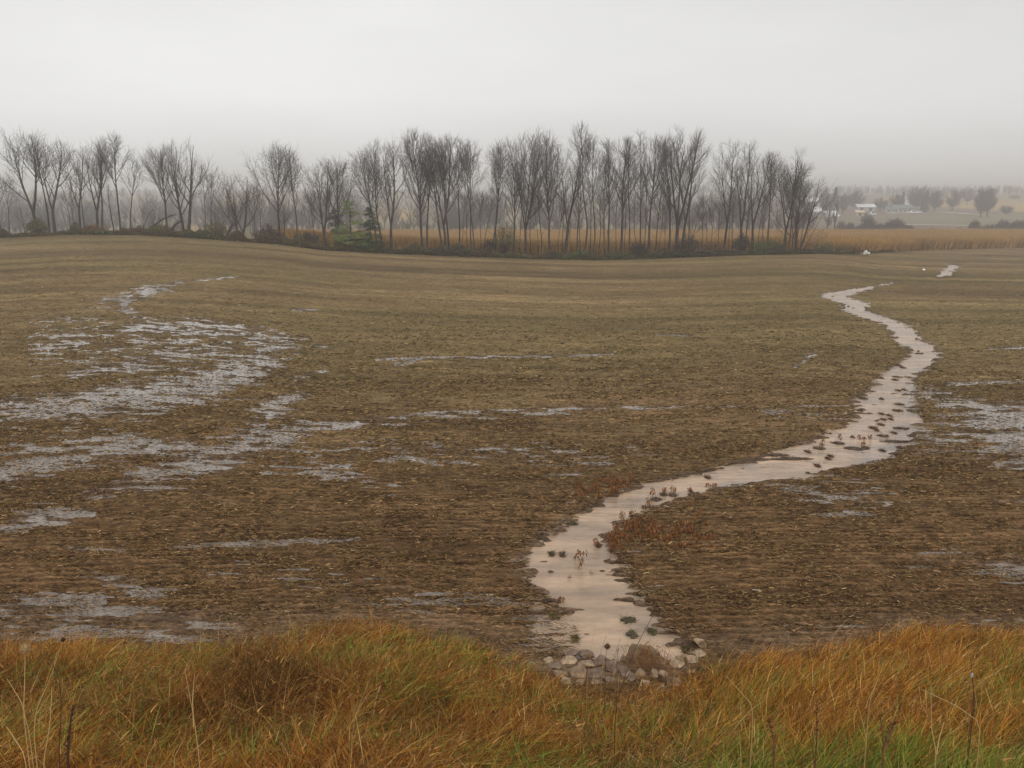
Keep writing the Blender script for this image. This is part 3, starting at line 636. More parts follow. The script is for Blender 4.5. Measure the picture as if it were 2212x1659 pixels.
def undergrowth():
    rng = np.random.default_rng(41); n = 150000
    pxr = rng.uniform(-250, 1930, n); u = (pxr-1106)/F*.9935; E = np.interp(u, eu, ey)
    right = sstep(pxr, 1690, 1800)
    lump = fbm(pxr/34, pxr*0+3, 5, 3); hi = (.16+.9*lump**2.2*2.0)*(1-.35*right)
    Y = E+.2+rng.random(n)*4.8*(1-.5*sstep(pxr, 1820, 1930)); X = u*Y; z = H(X, Y)
    h = hi*rng.random(n)**.8*(1-np.abs((Y-E-2.6)/3.2)**3*.6)
    P = np.stack([X, Y, z+h], 1)
    a = rng.uniform(0, 2*PI, n); el = rng.uniform(-.2, 1.2, n)
    D = np.stack([np.cos(a)*np.cos(el), np.sin(a)*np.cos(el), np.sin(el)], 1)
    gz = fbm(pxr/70, Y*0+1, 9, 3); rz = fbm(pxr/90+9, Y*0+1, 13, 3)
    pal = np.array([(.085, .105, .030), (.075, .050, .032), (.16, .085, .035), (.16, .17, .05), (.045, .036, .028)])
    wt = np.stack([.6+2.2*sstep(gz, .4, .65), .9+0*gz, .35+2*sstep(rz, .5, .65), .12+1.3*sstep(gz, .5, .7)*(1-sstep(pxr, 1250, 1550)), 1+1.6*sstep(pxr, 1150, 1300)*(1-sstep(pxr, 1640, 1700))], 1)
    cum = np.cumsum(wt, 1)/wt.sum(1, keepdims=True); i = (rng.random(n)[:, None] > cum).sum(1)
    col = pal[i]*(1+.25*rng.normal(size=(n, 1))).clip(.4, 1.7)
    tag(strips('undergrowth', P, D, rng.uniform(.10, .32, n), rng.uniform(.05, .12, n), np.zeros((n, 3)), col, M_leaf, 1), 
        'strip of low weeds, brambles and fallen leaves along the foot of the tree row', 'undergrowth', kind='stuff')
undergrowth()
def bush(px, Y, hgt, half, pal, label, n=1500, twigs=90, seed=1, name='bush', lean=0, leaf=(.10, .22)):
    rng = np.random.default_rng(seed); b = at_y(px, Y); root = empty(name, b, label, 'bush', 'bushes below the tree row')
    P0 = np.zeros((twigs, 3)); P0[:, :2] = rng.normal(0, half*.25, (twigs, 2)); a = rng.uniform(0, 2*PI, twigs); r = half*np.sqrt(rng.random(twigs))
    P1 = np.stack([r*np.cos(a)+lean, r*np.sin(a), hgt*(1-.55*(r/half)**2)*rng.uniform(.6, 1.05, twigs)], 1)
    Pm = (P0+P1)/2+np.array([0, 0, .12])*hgt; P0[:, 2] -= .1
    v = prisms(np.concatenate([P0, Pm]), np.concatenate([Pm, P1]), [.022]*twigs+[.015]*twigs, [.015]*twigs+[.007]*twigs)
    npmesh('stems', *v, M_twig, parent=root)
    if n:
        i = rng.integers(0, twigs, n); t = rng.uniform(.35, 1.05, n)[:, None]; P = Pm[i]*(1-t)+P1[i]*t+rng.normal(0, .09*half, (n, 3)); P[:, 2] = np.abs(P[:, 2])
        D = rng.normal(size=(n, 3)); D /= np.linalg.norm(D, axis=1, keepdims=True)
        strips('foliage', P, D, rng.uniform(*leaf, n), rng.uniform(.05, .11, n), np.zeros((n, 3)), mixcol(rng, n, pal, [3, 2, 1]), M_leaf, 1, parent=root)
    return root
GR = [(.10, .12, .032), (.15, .165, .045), (.07, .08, .03)]; DK = [(.06, .045, .035), (.09, .06, .04), (.04, .035, .028)]; RU = [(.20, .10, .035), (.13, .06, .03), (.24, .15, .06)]
OL = [(.14, .13, .045), (.10, .10, .035), (.20, .16, .06)]
for k, (xy, dy, hg, hf, pal, lab) in enumerate([
    (c3(865, 900), 2.2, 3.0, 2.2, DK, 'dark rounded bush at the foot of the huge fan-crowned tree'),
    (c3(1420, 920), 2.4, 1.9, 2.6, GR, 'yellow-green bush mound left of the last trees of the row'),
    (c3(1490, 930), 1.6, 1.3, 1.5, DK, 'low dark bush mound just right of the yellow-green mound'),
    (c3(1050, 915), 3., 1.9, 1.7, RU, 'rust-coloured bush in the light gap of the right part'),
    (c3(520, 930), 3., 2.2, 1.5, DK, 'dark bush under the feathery pointed tree'),
    (c3(1245, 900), 3., 3.0, 1.3, DK, 'dark upright bush at the foot of the many-limbed tree'),
    (c2(1350, 880), 3., 4.4, 2.0, OL, 'thin olive-yellow shrub standing before the corn under the dome-crowned tree'),
    (c2(1240, 900), 2.4, 2.4, .9, DK, 'narrow dark bush under the V-topped tree'),
    (c2(335, 880), 2.4, 2.6, 1.9, DK, 'dark twiggy bush between the two evergreens'),
    (c2(225, 880), 3.5, 2.1, 1.6, OL, 'olive bush at the foot of the light green evergreen'),
    (c1(1985, 770), 2.4, 2.0, 1.4, DK, 'dark round bush beside the spindle-shaped tree'),
    (c1(1720, 740), 2.4, 2.4, 2.0, DK, 'tangled dark bush in the second gap, right of the reddish tree'),
    (c1(1390, 740), 2.4, 2.4, 1.8, OL, 'twiggy olive bush left of the reddish tree'),
    (c1(1030, 720), 2.2, 1.7, 1.6, OL, 'small olive bush beneath the fallen branch'),
    (c1(600, 730), 2., 1.2, 1.6, RU, 'low rusty bush under the thick twin-trunk tree'),
    (c1(245, 700), 2., 2.2, 1.3, OL, 'ivy-like olive bush wrapped round the first big tree'),
    (c3(2000, 950), 1.4, 1.2, 2.0, RU, 'low rust-brown weed mound beside the white stones'),
    (c3(1850, 930), 2.8, 1.3, 3.2, OL, 'long olive weed mound right of the last tree')]):
    px = xy[0]; E = np.interp((px-1106)/F*.9935, eu, ey)
    bush(px, min(E+dy, 126) if px < 1800 else E+dy, hg, hf, pal, lab, seed=k+1)
def evergreen(px, Y, hgt, half, pal, label, seed, loose=.5):
    rng = np.random.default_rng(seed); b = at_y(px, Y); root = empty('evergreen_tree', b, label, 'evergreen', 'evergreens in the tree row')
    tr = tube_pts([(0, 0, -.3), (.05, 0, hgt*.5), (0, .05, hgt)], [.12, .08, .02], 7); npmesh('trunk', *tr, M_bark, parent=root, smooth=True)
    P = []; nb = 46; A = []; 
    for i in range(nb):
        t = rng.uniform(.1, .98); z = hgt*t; a = rng.uniform(0, 2*PI); ln = half*(1-t)**.75*rng.uniform(.55, 1.15)+.25
        m = int(40+ln*90); s = rng.random(m)**.7; w = .10+.16*ln*s
        Q = np.stack([math.cos(a)*ln*s, math.sin(a)*ln*s, z+ln*(.18*s-.35*s*s)*(1 if loose < .6 else -.3)], 1)+rng.normal(0, 1, (m, 3))*np.stack([w, w, w*.35], 1)*.6
        P.append(Q)
    P = np.concatenate(P); m = len(P); D = rng.normal(size=(m, 3)); D[:, 2] = D[:, 2]*.5+.1; D /= np.linalg.norm(D, axis=1, keepdims=True)
    strips('crown', P, D, rng.uniform(.12, .26, m), rng.uniform(.03, .07, m), np.zeros((m, 3)), mixcol(rng, m, pal, [3, 2, 1], .3), M_leaf, 1, parent=root)
LG = [(.20, .25, .07), (.26, .29, .085), (.13, .18, .055)]; DG = [(.035, .065, .035), (.05, .08, .04), (.025, .045, .028)]
evergreen(c2(262)[0], 111.9, 6.2, 2.7, LG, 'light green feathery evergreen among bare trees, left of centre', 5, .8)
evergreen(c2(160)[0], 120, 5.2, 2.4, [(.07, .10, .05), (.09, .12, .06), (.05, .07, .04)], 'dull green evergreen half hidden behind the light green one', 6)
evergreen(c2(402)[0], 112.6, 5.4, 2.0, DG, 'dark green evergreen leaning into the bare trunks, left of centre', 7)
def fallen(name, p0, p1, r, label, Y0=0):
    (x0, y0), (x1, y1) = p0, p1; E = np.interp((x0-1106)/F*.9935, eu, ey); Y = E+2.
    def pt(x, y): dx, dz = ray(x, y); return np.array([Y*dx, Y, CAMZ+Y*dz])
    a, b = pt(x0, y0), pt(x1, y1); m = (a+b)/2+np.array([0, 0, .25]); root = empty(name, a, label, 'fallen branch')
    npmesh('limb', *tube_pts([a-a, m-a, b-a], [r, r*.8, r*.4], 6), M_bark, parent=root, smooth=True)
    rng = np.random.default_rng(int(x0)); n = 26; t = rng.uniform(.3, 1, n)[:, None]; P = (b-a)*t+np.array([0, 0, .25])*4*t*(1-t)
    npmesh('twigs', *prisms(P, P+rng.normal(0, .45, (n, 3))+[0, 0, .3], [.02]*n, [.008]*n), M_twig, parent=root)
fallen('fallen_branch', c1(1090, 720), c1(1160, 655), .16, 'thick dark fallen log at the foot of the massive many-stemmed tree')
fallen('fallen_branch', c1(965, 695), c1(1130, 610), .09, 'long thin broken branch leaning across the left gap')
fallen('fallen_branch', c1(1455, 745), c1(1510, 660), .2, 'dark stump-like log leaning beside the short reddish tree')
fallen('fallen_branch', c1(165, 725), c1(215, 660), .07, 'pale leaning branch at the foot of the first big tree')
fallen('fallen_branch', c3(930, 935), c3(1300, 940), .16, 'long dark log lying low at the field edge in the right part')

def simple_tree(rng, Ht, half, n1=26, n2=7, tw=.03):
    P0 = []; P1 = []; R0 = []; R1 = []
    k = 6; p = np.array([0, 0, -.3]); d = np.array([rng.normal(0, .05), rng.normal(0, .05), 1.])
    nodes = []
    for i in range(k):
        q = p+d*(Ht+.3)/k; r = .17*(1-i/k)+.03; P0.append(p); P1.append(q); R0.append(r); R1.append(r-.025); p = q; d = vunit(d+rng.normal(0, .05, 3)); nodes.append(q)
    pts = np.array(nodes)
    for i in range(n1):
        t = rng.uniform(.25, .97); z = t*Ht; j = min(int(t*k), k-1); b = pts[max(j-1, 0)]*(1-(t*k-j))+pts[j]*(t*k-j); b = np.array([b[0], b[1], z])
        v = vunit(rng.normal(size=3))*rng.uniform(.6, 1.08); e1 = np.array([half*v[0], half*v[1], Ht*(.60+.38*v[2])])
        z = max(Ht*.18, e1[2]-math.hypot(e1[0], e1[1])*rng.uniform(.8, 1.6)-.12*Ht); j = min(int(z/Ht*k), k-1); b = pts[j].copy(); b[2] = z; b[:2] = pts[max(j-1, 0)][:2]*.5+pts[j][:2]*.5
        P0.append(b); P1.append(e1); R0.append(.055); R1.append(.02)
        for _ in range(n2):
            s = rng.uniform(.25, 1); c = b+(e1-b)*s; v = (e1-b)*.38+rng.normal(0, .26*half, 3); P0.append(c); P1.append(c+v*.7); R0.append(tw); R1.append(tw*.5)
    return np.array(P0), np.array(P1), np.array(R0), np.array(R1)
def wood_mass(name, label, seed, n, pxr, Yr, Hr, zoff=0):
    rng = np.random.default_rng(seed); protos = [simple_tree(rng, 10., 2.6, 24, 7, .035) for _ in range(12)]; parts = []
    for i in range(n):
        px = rng.uniform(*pxr); Y = rng.uniform(*Yr); b = at_y(px, Y); s = rng.uniform(*Hr)/10
        P0, P1, R0, R1 = protos[rng.integers(12)]; c, q = math.cos(i), math.sin(i); R = np.array([[c, -q, 0], [q, c, 0], [0, 0, 1]])*s
        parts.append(prisms(P0@R.T+b, P1@R.T+b, R0*max(s, .8)*(Yr[0]/280)**.5, R1*max(s, .8)*(Yr[0]/280)**.5))
    tag(npmesh(name, *merge(parts), M_farbark), label, 'woods', kind='stuff')
wood_mass('distant_woods', 'misty grey mass of bare trees far behind the tree row', 3, 360, (-250, 1760), (275, 420), (7.5, 14))
wood_mass('distant_scrub', 'low misty scrub at the far edge of the corn behind the tree row', 4, 240, (-250, 1760), (268, 300), (3, 6))
wood_mass('horizon_woods', 'faint band of woods fading into haze on the far right horizon', 5, 420, (1500, 2350), (850, 1300), (6, 11))
wood_mass('hillside_woods', 'faint woods fading into haze on the far hills behind the tree row', 6, 260, (-200, 1700), (560, 900), (7, 11))

# ------------------------------------------------------------------ farm across the valley on the right
def c4(x, y=0): return 1735+x*.2157, 379.5+y*.2157
M_fartwig = material('far_twigs', (.095, .074, .074), rough=.9, spec=.1)
def far_tree(fx, fy, ty_, xl, xr, label, seed, kind='bare', Y=None, dens=1.):
    px, py = c4(fx, fy); b = at_y(px, Y) if Y else at(px, py, 250); Y = b[1]; dx, dz = ray(px, c4(0, ty_)[1]); Ht = max(CAMZ+Y*dz-b[2], 1.5)
    half = (c4(xr)[0]-c4(xl)[0])/2*Y/F*(1.3 if kind == 'bush' else 1); rng = np.random.default_rng(seed)
    root = empty('evergreen_tree' if kind == 'conifer' else 'bush' if kind == 'bush' else 'bare_tree', b, label, 'evergreen' if kind == 'conifer' else 'bush' if kind == 'bush' else 'tree', 'misty trees and bushes around the distant farm')
    if kind == 'conifer':
        m = 900; t = rng.random(m)**.8; a = rng.uniform(0, 6.28, m); r = half*(1-t)**.8*np.sqrt(rng.random(m))+.1
        P = np.stack([r*np.cos(a), r*np.sin(a), Ht*(.06+.94*t)], 1); D = rng.normal(size=(m, 3)); D /= np.linalg.norm(D, axis=1, keepdims=True)
        npmesh('trunk', *tube_pts([(0, 0, -.5), (0, 0, Ht)], [.3, .05], 6), M_farbark, parent=root)
        strips('crown', P, D, rng.uniform(.5, 1., m), rng.uniform(.2, .45, m), np.zeros((m, 3)), mixcol(rng, m, DG, [3, 2, 1]), M_leaf, 1, parent=root); return
    if kind == 'bush':
        P0, P1 = [], []; n = int(260*dens)
        A = rng.normal(0, half*.35, (n, 3)); A[:, 2] = 0; a = rng.uniform(0, 6.28, n); r = half*np.sqrt(rng.random(n))
        B = np.stack([r*np.cos(a), r*np.sin(a), Ht*np.sqrt(np.maximum(1-(r/half)**2, .08))*rng.uniform(.25, 1.15, n)], 1)
        npmesh('stems', *prisms(A, B, [.10]*n, [.05]*n), M_farbark, parent=root)
        m = int(700*dens); i = rng.integers(0, n, m); c = B[i]*rng.uniform(.4, 1, (m, 1)); npmesh('twigs', *prisms(c, c+rng.normal(0, half*.16, (m, 3)), [.05]*m, [.03]*m), M_fartwig, parent=root); return
    P0, P1, R0, R1 = simple_tree(rng, Ht, half*1.1, int(85*dens), 17, .045); k = 6
    npmesh('trunk', *prisms(P0[:k], P1[:k], R0[:k]*2, R1[:k]*2), M_farbark, parent=root); npmesh('crown', *prisms(P0[k:], P1[k:], R0[k:], R1[k:]), M_fartwig, parent=root)
far_tree(240, 548, 280, 200, 290, 'thin dark tree at the far corn edge, left of its twin below the white barn', 1, dens=.22, Y=300)
far_tree(312, 548, 240, 290, 350, 'thin dark tree at the far corn edge, right twin below the white barn', 2, dens=.22, Y=300)
far_tree(308, 420, 118, 245, 365, 'tall misty conifer behind the white-roofed barn', 3, 'conifer')
far_tree(225, 400, 150, 170, 290, 'misty bare tree left of the tall conifer behind the barn', 4)
far_tree(395, 390, 170, 340, 450, 'faint misty tree between the conifer and the round tree', 5)
far_tree(520, 350, 152, 440, 600, 'round misty tree behind the long white-roofed shed', 6, dens=1.5)
far_tree(770, 350, 220, 700, 840, 'low rounded misty tree right of the long white-roofed shed', 7)
far_tree(935, 340, 185, 875, 1000, 'misty tree left of the big farmyard clump', 8, dens=1.2)
far_tree(990, 340, 165, 970, 1015, 'slim dark conifer at the left of the farmyard clump', 9, 'conifer')
far_tree(1140, 350, 115, 1030, 1230, 'tallest broad misty tree of the farmyard clump', 10, dens=1.8)
far_tree(1228, 360, 148, 1200, 1255, 'dark conifer in the middle of the farmyard clump', 11, 'conifer')
far_tree(1315, 365, 145, 1240, 1390, 'second broad misty tree of the farmyard clump', 12, dens=1.6)
far_tree(1200, 375, 230, 1160, 1240, 'short dark conifer in front of the farmyard clump', 13, 'conifer')
far_tree(1490, 355, 135, 1410, 1570, 'airy misty tree at the right end of the farmyard clump', 14)
far_tree(1640, 330, 120, 1590, 1710, 'faint tree behind the roadside pair on the right', 15, Y=640)
far_tree(1780, 420, 130, 1690, 1840, 'left tree of the roadside pair on the right', 16, dens=1.5)
far_tree(1840, 410, 112, 1780, 1920, 'right and taller tree of the roadside pair', 17, dens=1.6)
far_tree(2032, 388, 300, 1975, 2090, 'small round lone tree right of the roadside pair', 18, dens=.8)
far_tree(2120, 300, 200, 2080, 2170, 'faint far tree at the upper right', 19, Y=760)
for k, (fx, xl, xr, tp, Yb, dn, lab) in enumerate([(380, 330, 440, 460, 300, 1, 'low dark bush just right of the two thin trees'),
    (470, 430, 520, 470, 300, 1, 'low dark bush, second right of the two thin trees'), (560, 520, 610, 500, 300, .8, 'smallest bush of the dark bush row'),
    (650, 580, 740, 425, 305, 1.6, 'big rounded dark bush at the middle of the bush row'), (640, 590, 700, 375, 420, 1.2, 'greenish rounded bush just behind the big dark bush'),
    (780, 730, 850, 480, 302, 1.1, 'medium bush between the two biggest dark bushes'), (915, 820, 1030, 435, 304, 2, 'broadest dark bush of the bush row'),
    (1060, 1010, 1105, 495, 300, .9, 'last low bush at the right end of the bush row'), (1285, 1250, 1320, 520, 300, .6, 'tiny lone bush before the pale track'),
    (1560, 1520, 1600, 535, 300, .5, 'tiny flat bush at the corn edge right of the lone bush'), (1715, 1665, 1770, 440, 320, 1.2, 'upright dark bush under the roadside pair'),
    (1860, 1780, 1930, 490, 300, 1.3, 'long low bush right of the upright one'), (1995, 1935, 2060, 440, 315, 1.3, 'tall pointed bush at the corn edge on the right'),
    (2150, 2070, 2260, 450, 302, 1.5, 'broad bush at the right edge of the photo')]):
    far_tree(fx, 550, tp, xl, xr, lab, 50+k, 'bush', Y=Yb, dens=dn)
M_white = material('white_metal_roof', (.62, .62, .62), rough=.5, noise=[(.4, .9, 1.05)]); M_wall = material('weathered_wall', (.42, .40, .37), rough=.8, noise=[(.6, .85, 1.15)])
M_cream = material('cream_wall', (.55, .45, .32), rough=.8, noise=[(.6, .85, 1.15)]); M_groof = material('grey_green_roof', (.13, .15, .145), rough=.8, noise=[(.5, .8, 1.2)])
M_darkop = material('dark_opening', (.03, .03, .035), rough=.3); M_glass = material('window_glass', (.05, .055, .06), rough=.1); M_vwhite = material('white_paint', (.8, .8, .8), rough=.35)
M_rubber = material('tyre_rubber', (.03, .03, .03), rough=.8)
def boxes(L_):
    Vs = []; 
    for (x0, x1, y0, y1, z0, z1) in L_:
        Vs.append((np.array([(x, y, z) for z in (z0, z1) for y in (y0, y1) for x in (x0, x1)], float), np.array([(0, 2, 3, 1), (4, 5, 7, 6), (0, 1, 5, 4), (2, 6, 7, 3), (0, 4, 6, 2), (1, 3, 7, 5)])))
    return merge(Vs)
def house(px, py, W, Dp, Hw, Hr, label, name='farm_shed', roof=None, wall=None, rz=0, openings=(), cat='building', wins=(), chim=False, Y=None):
    roof = roof or M_white; wall = wall or M_wall
    b = at_y(px, Y) if Y else at(px, py, 300); root = empty(name, b, label, cat, None, rz)
    w, d = W/2, Dp/2
    V = [(-w, -d, -1), (w, -d, -1), (w, d, -1), (-w, d, -1), (-w, -d, Hw), (w, -d, Hw), (w, d, Hw), (-w, d, Hw), (-w, 0, Hw+Hr), (w, 0, Hw+Hr)]
    me = bpy.data.meshes.new('walls'); me.from_pydata(V, [], [(0, 1, 5, 4), (2, 3, 7, 6), (1, 2, 6, 9, 5), (3, 0, 4, 8, 7), (0, 3, 2, 1)]); me.materials.append(wall)
    o = bpy.data.objects.new('walls', me); C.objects.link(o); o.parent = root
    e = .5; s = Hr/d; t = .18
    R = []
    for sg in (-1, 1):
        a = [(-w-e, sg*(d+e), Hw-e*s+.05), (w+e, sg*(d+e), Hw-e*s+.05), (w+e, 0, Hw+Hr+.05), (-w-e, 0, Hw+Hr+.05)]; R.append(a+[(x, y, z+t) for x, y, z in a])
    V = []; Fc = []
    for a in R:
        n = len(V); V += a; Fc += [tuple(n+i for i in f) for f in ((0, 1, 2, 3), (4, 7, 6, 5), (0, 4, 5, 1), (1, 5, 6, 2), (2, 6, 7, 3), (3, 7, 4, 0))]
    me = bpy.data.meshes.new('roof'); me.from_pydata(V, [], Fc); me.materials.append(roof); ro = bpy.data.objects.new('roof', me); C.objects.link(ro); ro.parent = root
    for (x0, x1, h) in openings: npmesh('door', *boxes([(x0, x1, -d-.06, -d+.02, .05, h)]), M_darkop, parent=root)
    for (x0, x1, z0, z1) in wins:
        f = npmesh('window', *boxes([(x0-.12, x1+.12, -d-.08, -d+.02, z0-.12, z1+.12)]), M_vwhite, parent=root); npmesh('pane', *boxes([(x0, x1, -d-.1, -d-.07, z0, z1)]), M_glass, parent=f)
    if chim: npmesh('chimney', *boxes([(w*.3, w*.3+.8, -.4, .4, Hw+Hr*.6, Hw+Hr+1.1)]), M_wall, parent=ro)
    return root
house(c4(270)[0], c4(0, 425)[1], 5.6, 5, 1.2, 2.0, 'small barn with a bright white pitched roof, nearest of the distant farm buildings', rz=.35, openings=[(-1.2, 1.2, 1.2)])
house(c4(610)[0], c4(0, 352)[1], 10, 7, 2.2, 1.5, 'long shed with a pale white metal roof above the cream barn', openings=[(-3.6, -1.8, 1.8), (1.4, 3.2, 1.8)])
house(c4(557)[0], c4(0, 402)[1], 3.8, 3.6, 1.8, .7, 'small cream-walled barn below the long white-roofed shed', roof=M_cream, wall=M_cream, openings=[(-.7, .7, 1.5)])
house(c4(865)[0], c4(0, 392)[1], 4.6, 4.4, 2.1, 1.3, 'grey-green roofed outbuilding left of the low farmhouse', roof=M_groof, wins=[(-1.8, -.9, 1, 1.9), (.9, 1.8, 1, 1.9)], Y=505)
house(c4(975)[0], c4(0, 388)[1], 10.5, 7, 2.5, 1.7, 'low farmhouse with a grey-green roof and pale walls', 'farm_house', M_groof, M_wall, openings=[(3, 4, 2.)], wins=[(-4.4, -3.4, .9, 1.9), (-2, -1, .9, 1.9), (.4, 1.6, .9, 1.9)], chim=True, Y=510, cat='house')
house(c4(30)[0], c4(0, 350)[1], 13, 9, 2.4, 2.2, 'long pinkish-white roofed barn seen through the branches at the right end of the row', rz=.25, openings=[(-3, 0, 2.6)], Y=470)
house(c4(60)[0], c4(0, 262)[1], 12, 8, 2.4, 2.2, 'faint pale-roofed barn high behind the last tree of the row', rz=.2, openings=[(-3, 0, 2.6)], Y=640)
house(c4(1010)[0], c4(0, 210)[1], 4.5, 4, 3.2, 1.8, 'tiny white gabled house peeping above the farmyard clump', 'farm_house', wall=M_vwhite, wins=[(-1.5, -.6, 1, 2)], Y=640, cat='house')
def vehicle(px, py, L_, Hh, label, name, Y=None):
    b = at_y(px, Y); root = empty(name, b, label, 'vehicle' if name != 'water_tank' else 'tank'); l = L_/2
    prof = [(-l, .45), (-l, .95), (-l*.72, 1.0), (-l*.5, Hh), (l*.35, Hh), (l*.62, 1.02), (l, .9), (l, .45)]; n = len(prof)
    V = [(x, -.85, z) for x, z in prof]+[(x, .85, z) for x, z in prof]; Fc = [tuple(range(n)), tuple(range(2*n-1, n-1, -1))]+[(i, i+n, (i+1) % n+n, (i+1) % n) for i in range(n)]
    me = bpy.data.meshes.new('body'); me.from_pydata(V, [], Fc); me.materials.append(M_vwhite); o = bpy.data.objects.new('body', me); C.objects.link(o); o.parent = root
    npmesh('window', *boxes([(-l*.46, l*.34, -.87, -.84, 1.05, Hh-.1)]), M_glass, parent=root)
    for sx in (-.6, .6):
        for sy in (-.8, .8):
            th = np.linspace(0, 2*PI, 15)[:-1]; V = [(sx*l+.33*math.cos(a), sy+q, .33+.33*math.sin(a)) for q in (-.1, .1) for a in th]; m = 14
            me = bpy.data.meshes.new('wheel'); me.from_pydata(V, [], [tuple(range(m)), tuple(range(2*m-1, m-1, -1))]+[(i, i+m, (i+1) % m+m, (i+1) % m) for i in range(m)]); me.materials.append(M_rubber)
            o = bpy.data.objects.new('wheel', me); C.objects.link(o); o.parent = root
vehicle(c4(1105)[0], 0, 5.2, 1.7, 'white car parked right of the low farmhouse, left one', 'parked_car', 500)
vehicle(c4(1140)[0], 0, 5.0, 1.5, 'white car parked right of the low farmhouse, right one', 'parked_car', 503)
vehicle(c4(697)[0], 0, 3.4, 1.9, 'small white vehicle standing alone below the farm, right of the greenish bush', 'parked_car', 480)
M_gravel = material('pale_gravel', (.46, .41, .35), rough=.8, noise=[(.3, .85, 1.15)])
def ribbon(name, pts, wd):
    P = []; 
    for i in range(len(pts)-1):
        for t in np.linspace(0, 1, 14)[:-1 if i < len(pts)-2 else None]:
            P.append((pts[i][0]*(1-t)+pts[i+1][0]*t, pts[i][1]*(1-t)+pts[i+1][1]*t))
    Q = np.array([at(x, y, 250) for x, y in P]); A = np.stack([Q, Q], 1); A[:, 0, 1] -= wd/2; A[:, 1, 1] += wd/2
    A[..., 2] = H(A[..., 0], A[..., 1])+.4
    tag(npmesh(name, A.reshape(-1, 3), grid_faces(len(Q), 2), M_gravel, smooth=True), kind='structure')
ribbon('road', [c4(1330, 368), c4(1450, 376), c4(1750, 395), c4(1980, 418), c4(2330, 450)], 27)
ribbon('track', [c4(1030, 497), c4(1350, 502), c4(1680, 508)], 10)

# ------------------------------------------------------------------ stones
def ico(sub=3):
    import bmesh
    bm = bmesh.new(); bmesh.ops.create_icosphere(bm, subdivisions=sub, radius=1); V = np.array([v.co[:] for v in bm.verts]); Fq = np.array([[v.index for v in f.verts] for f in bm.faces]); bm.free(); return V, Fq
ICO = ico(4); ICO3 = ico(3)
def c5(x, y=0): return 1084.4+x*.3063, 1016.6+y*.3063
def stone(xy, rx, ry, mat, label, seed, sink=.38, name='stone', group='stones at the mouth of the stream', Y=None, cat='stone'):
    rng = np.random.default_rng(seed); b = at_y(xy[0], Y) if Y else at(xy[0], xy[1], 4, 200); s = 1.5*rx*b[1]/F/cp; V = ICO[0].copy()
    for k in range(9):                                                        # flat broken faces
        n = vunit(rng.normal(size=3)); c = rng.uniform(.34, .72); dd = V@n; V -= np.maximum(dd-c, 0)[:, None]*n
    nz = (fbm(V[:, 0]*2.2+seed, V[:, 1]*2.2+V[:, 2]*1.7, seed, 3)-.5)*.2; V *= (1+nz)[:, None]
    V *= np.array([s, s*rng.uniform(.75, 1.0), ry/rx*s*1.15]); a = rng.uniform(-.4, .4)
    V[:, [0, 1]] = V[:, [0, 1]]@np.array([[math.cos(a), -math.sin(a)], [math.sin(a), math.cos(a)]])
    V[:, 2] += ry/rx*s*(1-2*sink)*.9
    o = npmesh(name, V, ICO[1], mat, smooth=False); o.location = b; return tag(o, label, cat, group)
M_moss = material('mossy_boulder', (.15, .105, .058), rough=.7, noise=[(5, .6, 1.4), (22, .7, 1.3)], bump=(16, .02))
R_, P_, D_ = M_rock, M_rockpale, M_rockdark
for k, (x, y, rx, ry, m, lab) in enumerate([
    (335, 1345, 34, 26, P_, 'pale jagged stone, leftmost of the upper stones at the stream mouth'), (385, 1392, 44, 32, D_, 'reddish-brown stone below the leftmost pale one'),
    (470, 1350, 56, 26, P_, 'flat pale slab stone on top of the left stone heap'), (525, 1445, 62, 48, R_, 'largest tan stone of the left heap, upright'),
    (412, 1450, 44, 32, R_, 'tan stone left of the largest upright one'), (590, 1372, 54, 34, R_, 'olive-tan stone right of the flat pale slab'),
    (640, 1450, 54, 42, D_, 'brown stone right of the largest upright one'), (600, 1300, 42, 30, D_, 'wet brown stone lapped by the water at its left edge'),
    (500, 1300, 42, 22, D_, 'flat dark stone at the left water edge'), (705, 1365, 60, 28, D_, 'dark wide stone in the middle of the stone row'),
    (770, 1415, 52, 34, D_, 'dark brown stone below the middle of the stone row'), (860, 1345, 44, 24, R_, 'low tan stone at the water edge left of the boulder'),
    (870, 1440, 46, 34, D_, 'brown stone below the boulder on its left'), (985, 1350, 92, 74, M_moss, 'big mossy boulder standing in the water, draped with brown grass'),
    (968, 1440, 40, 30, R_, 'tan stone below the big boulder'), (1130, 1365, 56, 34, R_, 'tan stone right of the big boulder'),
    (1262, 1345, 40, 38, P_, 'pale upright stone at the right water edge'), (1335, 1360, 46, 28, P_, 'pale flat stone right of the pale upright one'),
    (1235, 1380, 46, 28, P_, 'pale stone just below the pale upright one'), (1392, 1305, 44, 16, P_, 'flat wet slab on the mud at the far right of the heap'),
    (1075, 1455, 46, 32, R_, 'tan stone in the lower row right of centre'), (1150, 1475, 54, 36, R_, 'wide tan stone in the lower row, right side'),
    (1225, 1515, 50, 36, R_, 'lowest right tan stone half hidden by grass'), (1120, 1555, 34, 26, P_, 'pale lowest stone peeping out of the grass'),
    (212, 1372, 24, 14, P_, 'small pale stone far left of the heap'), (905, 1480, 34, 26, D_, 'small brown stone in the lower row under the boulder'),
    (760, 1480, 36, 26, D_, 'small dark stone in the lower row, middle'), (665, 1500, 34, 24, R_, 'small tan stone below the brown one of the left heap'),
    (1010, 1510, 38, 26, P_, 'pale small stone in the lower row below the boulder'), (455, 1500, 36, 24, P_, 'pale stone at the bottom of the left heap'),
    (560, 1510, 32, 22, R_, 'small tan stone under the largest upright one'), (1300, 1420, 40, 28, R_, 'tan stone at the right end of the lower row')]):
    stone(c5(x, y), rx*.3063, ry*.3063, m, lab, 200+k)
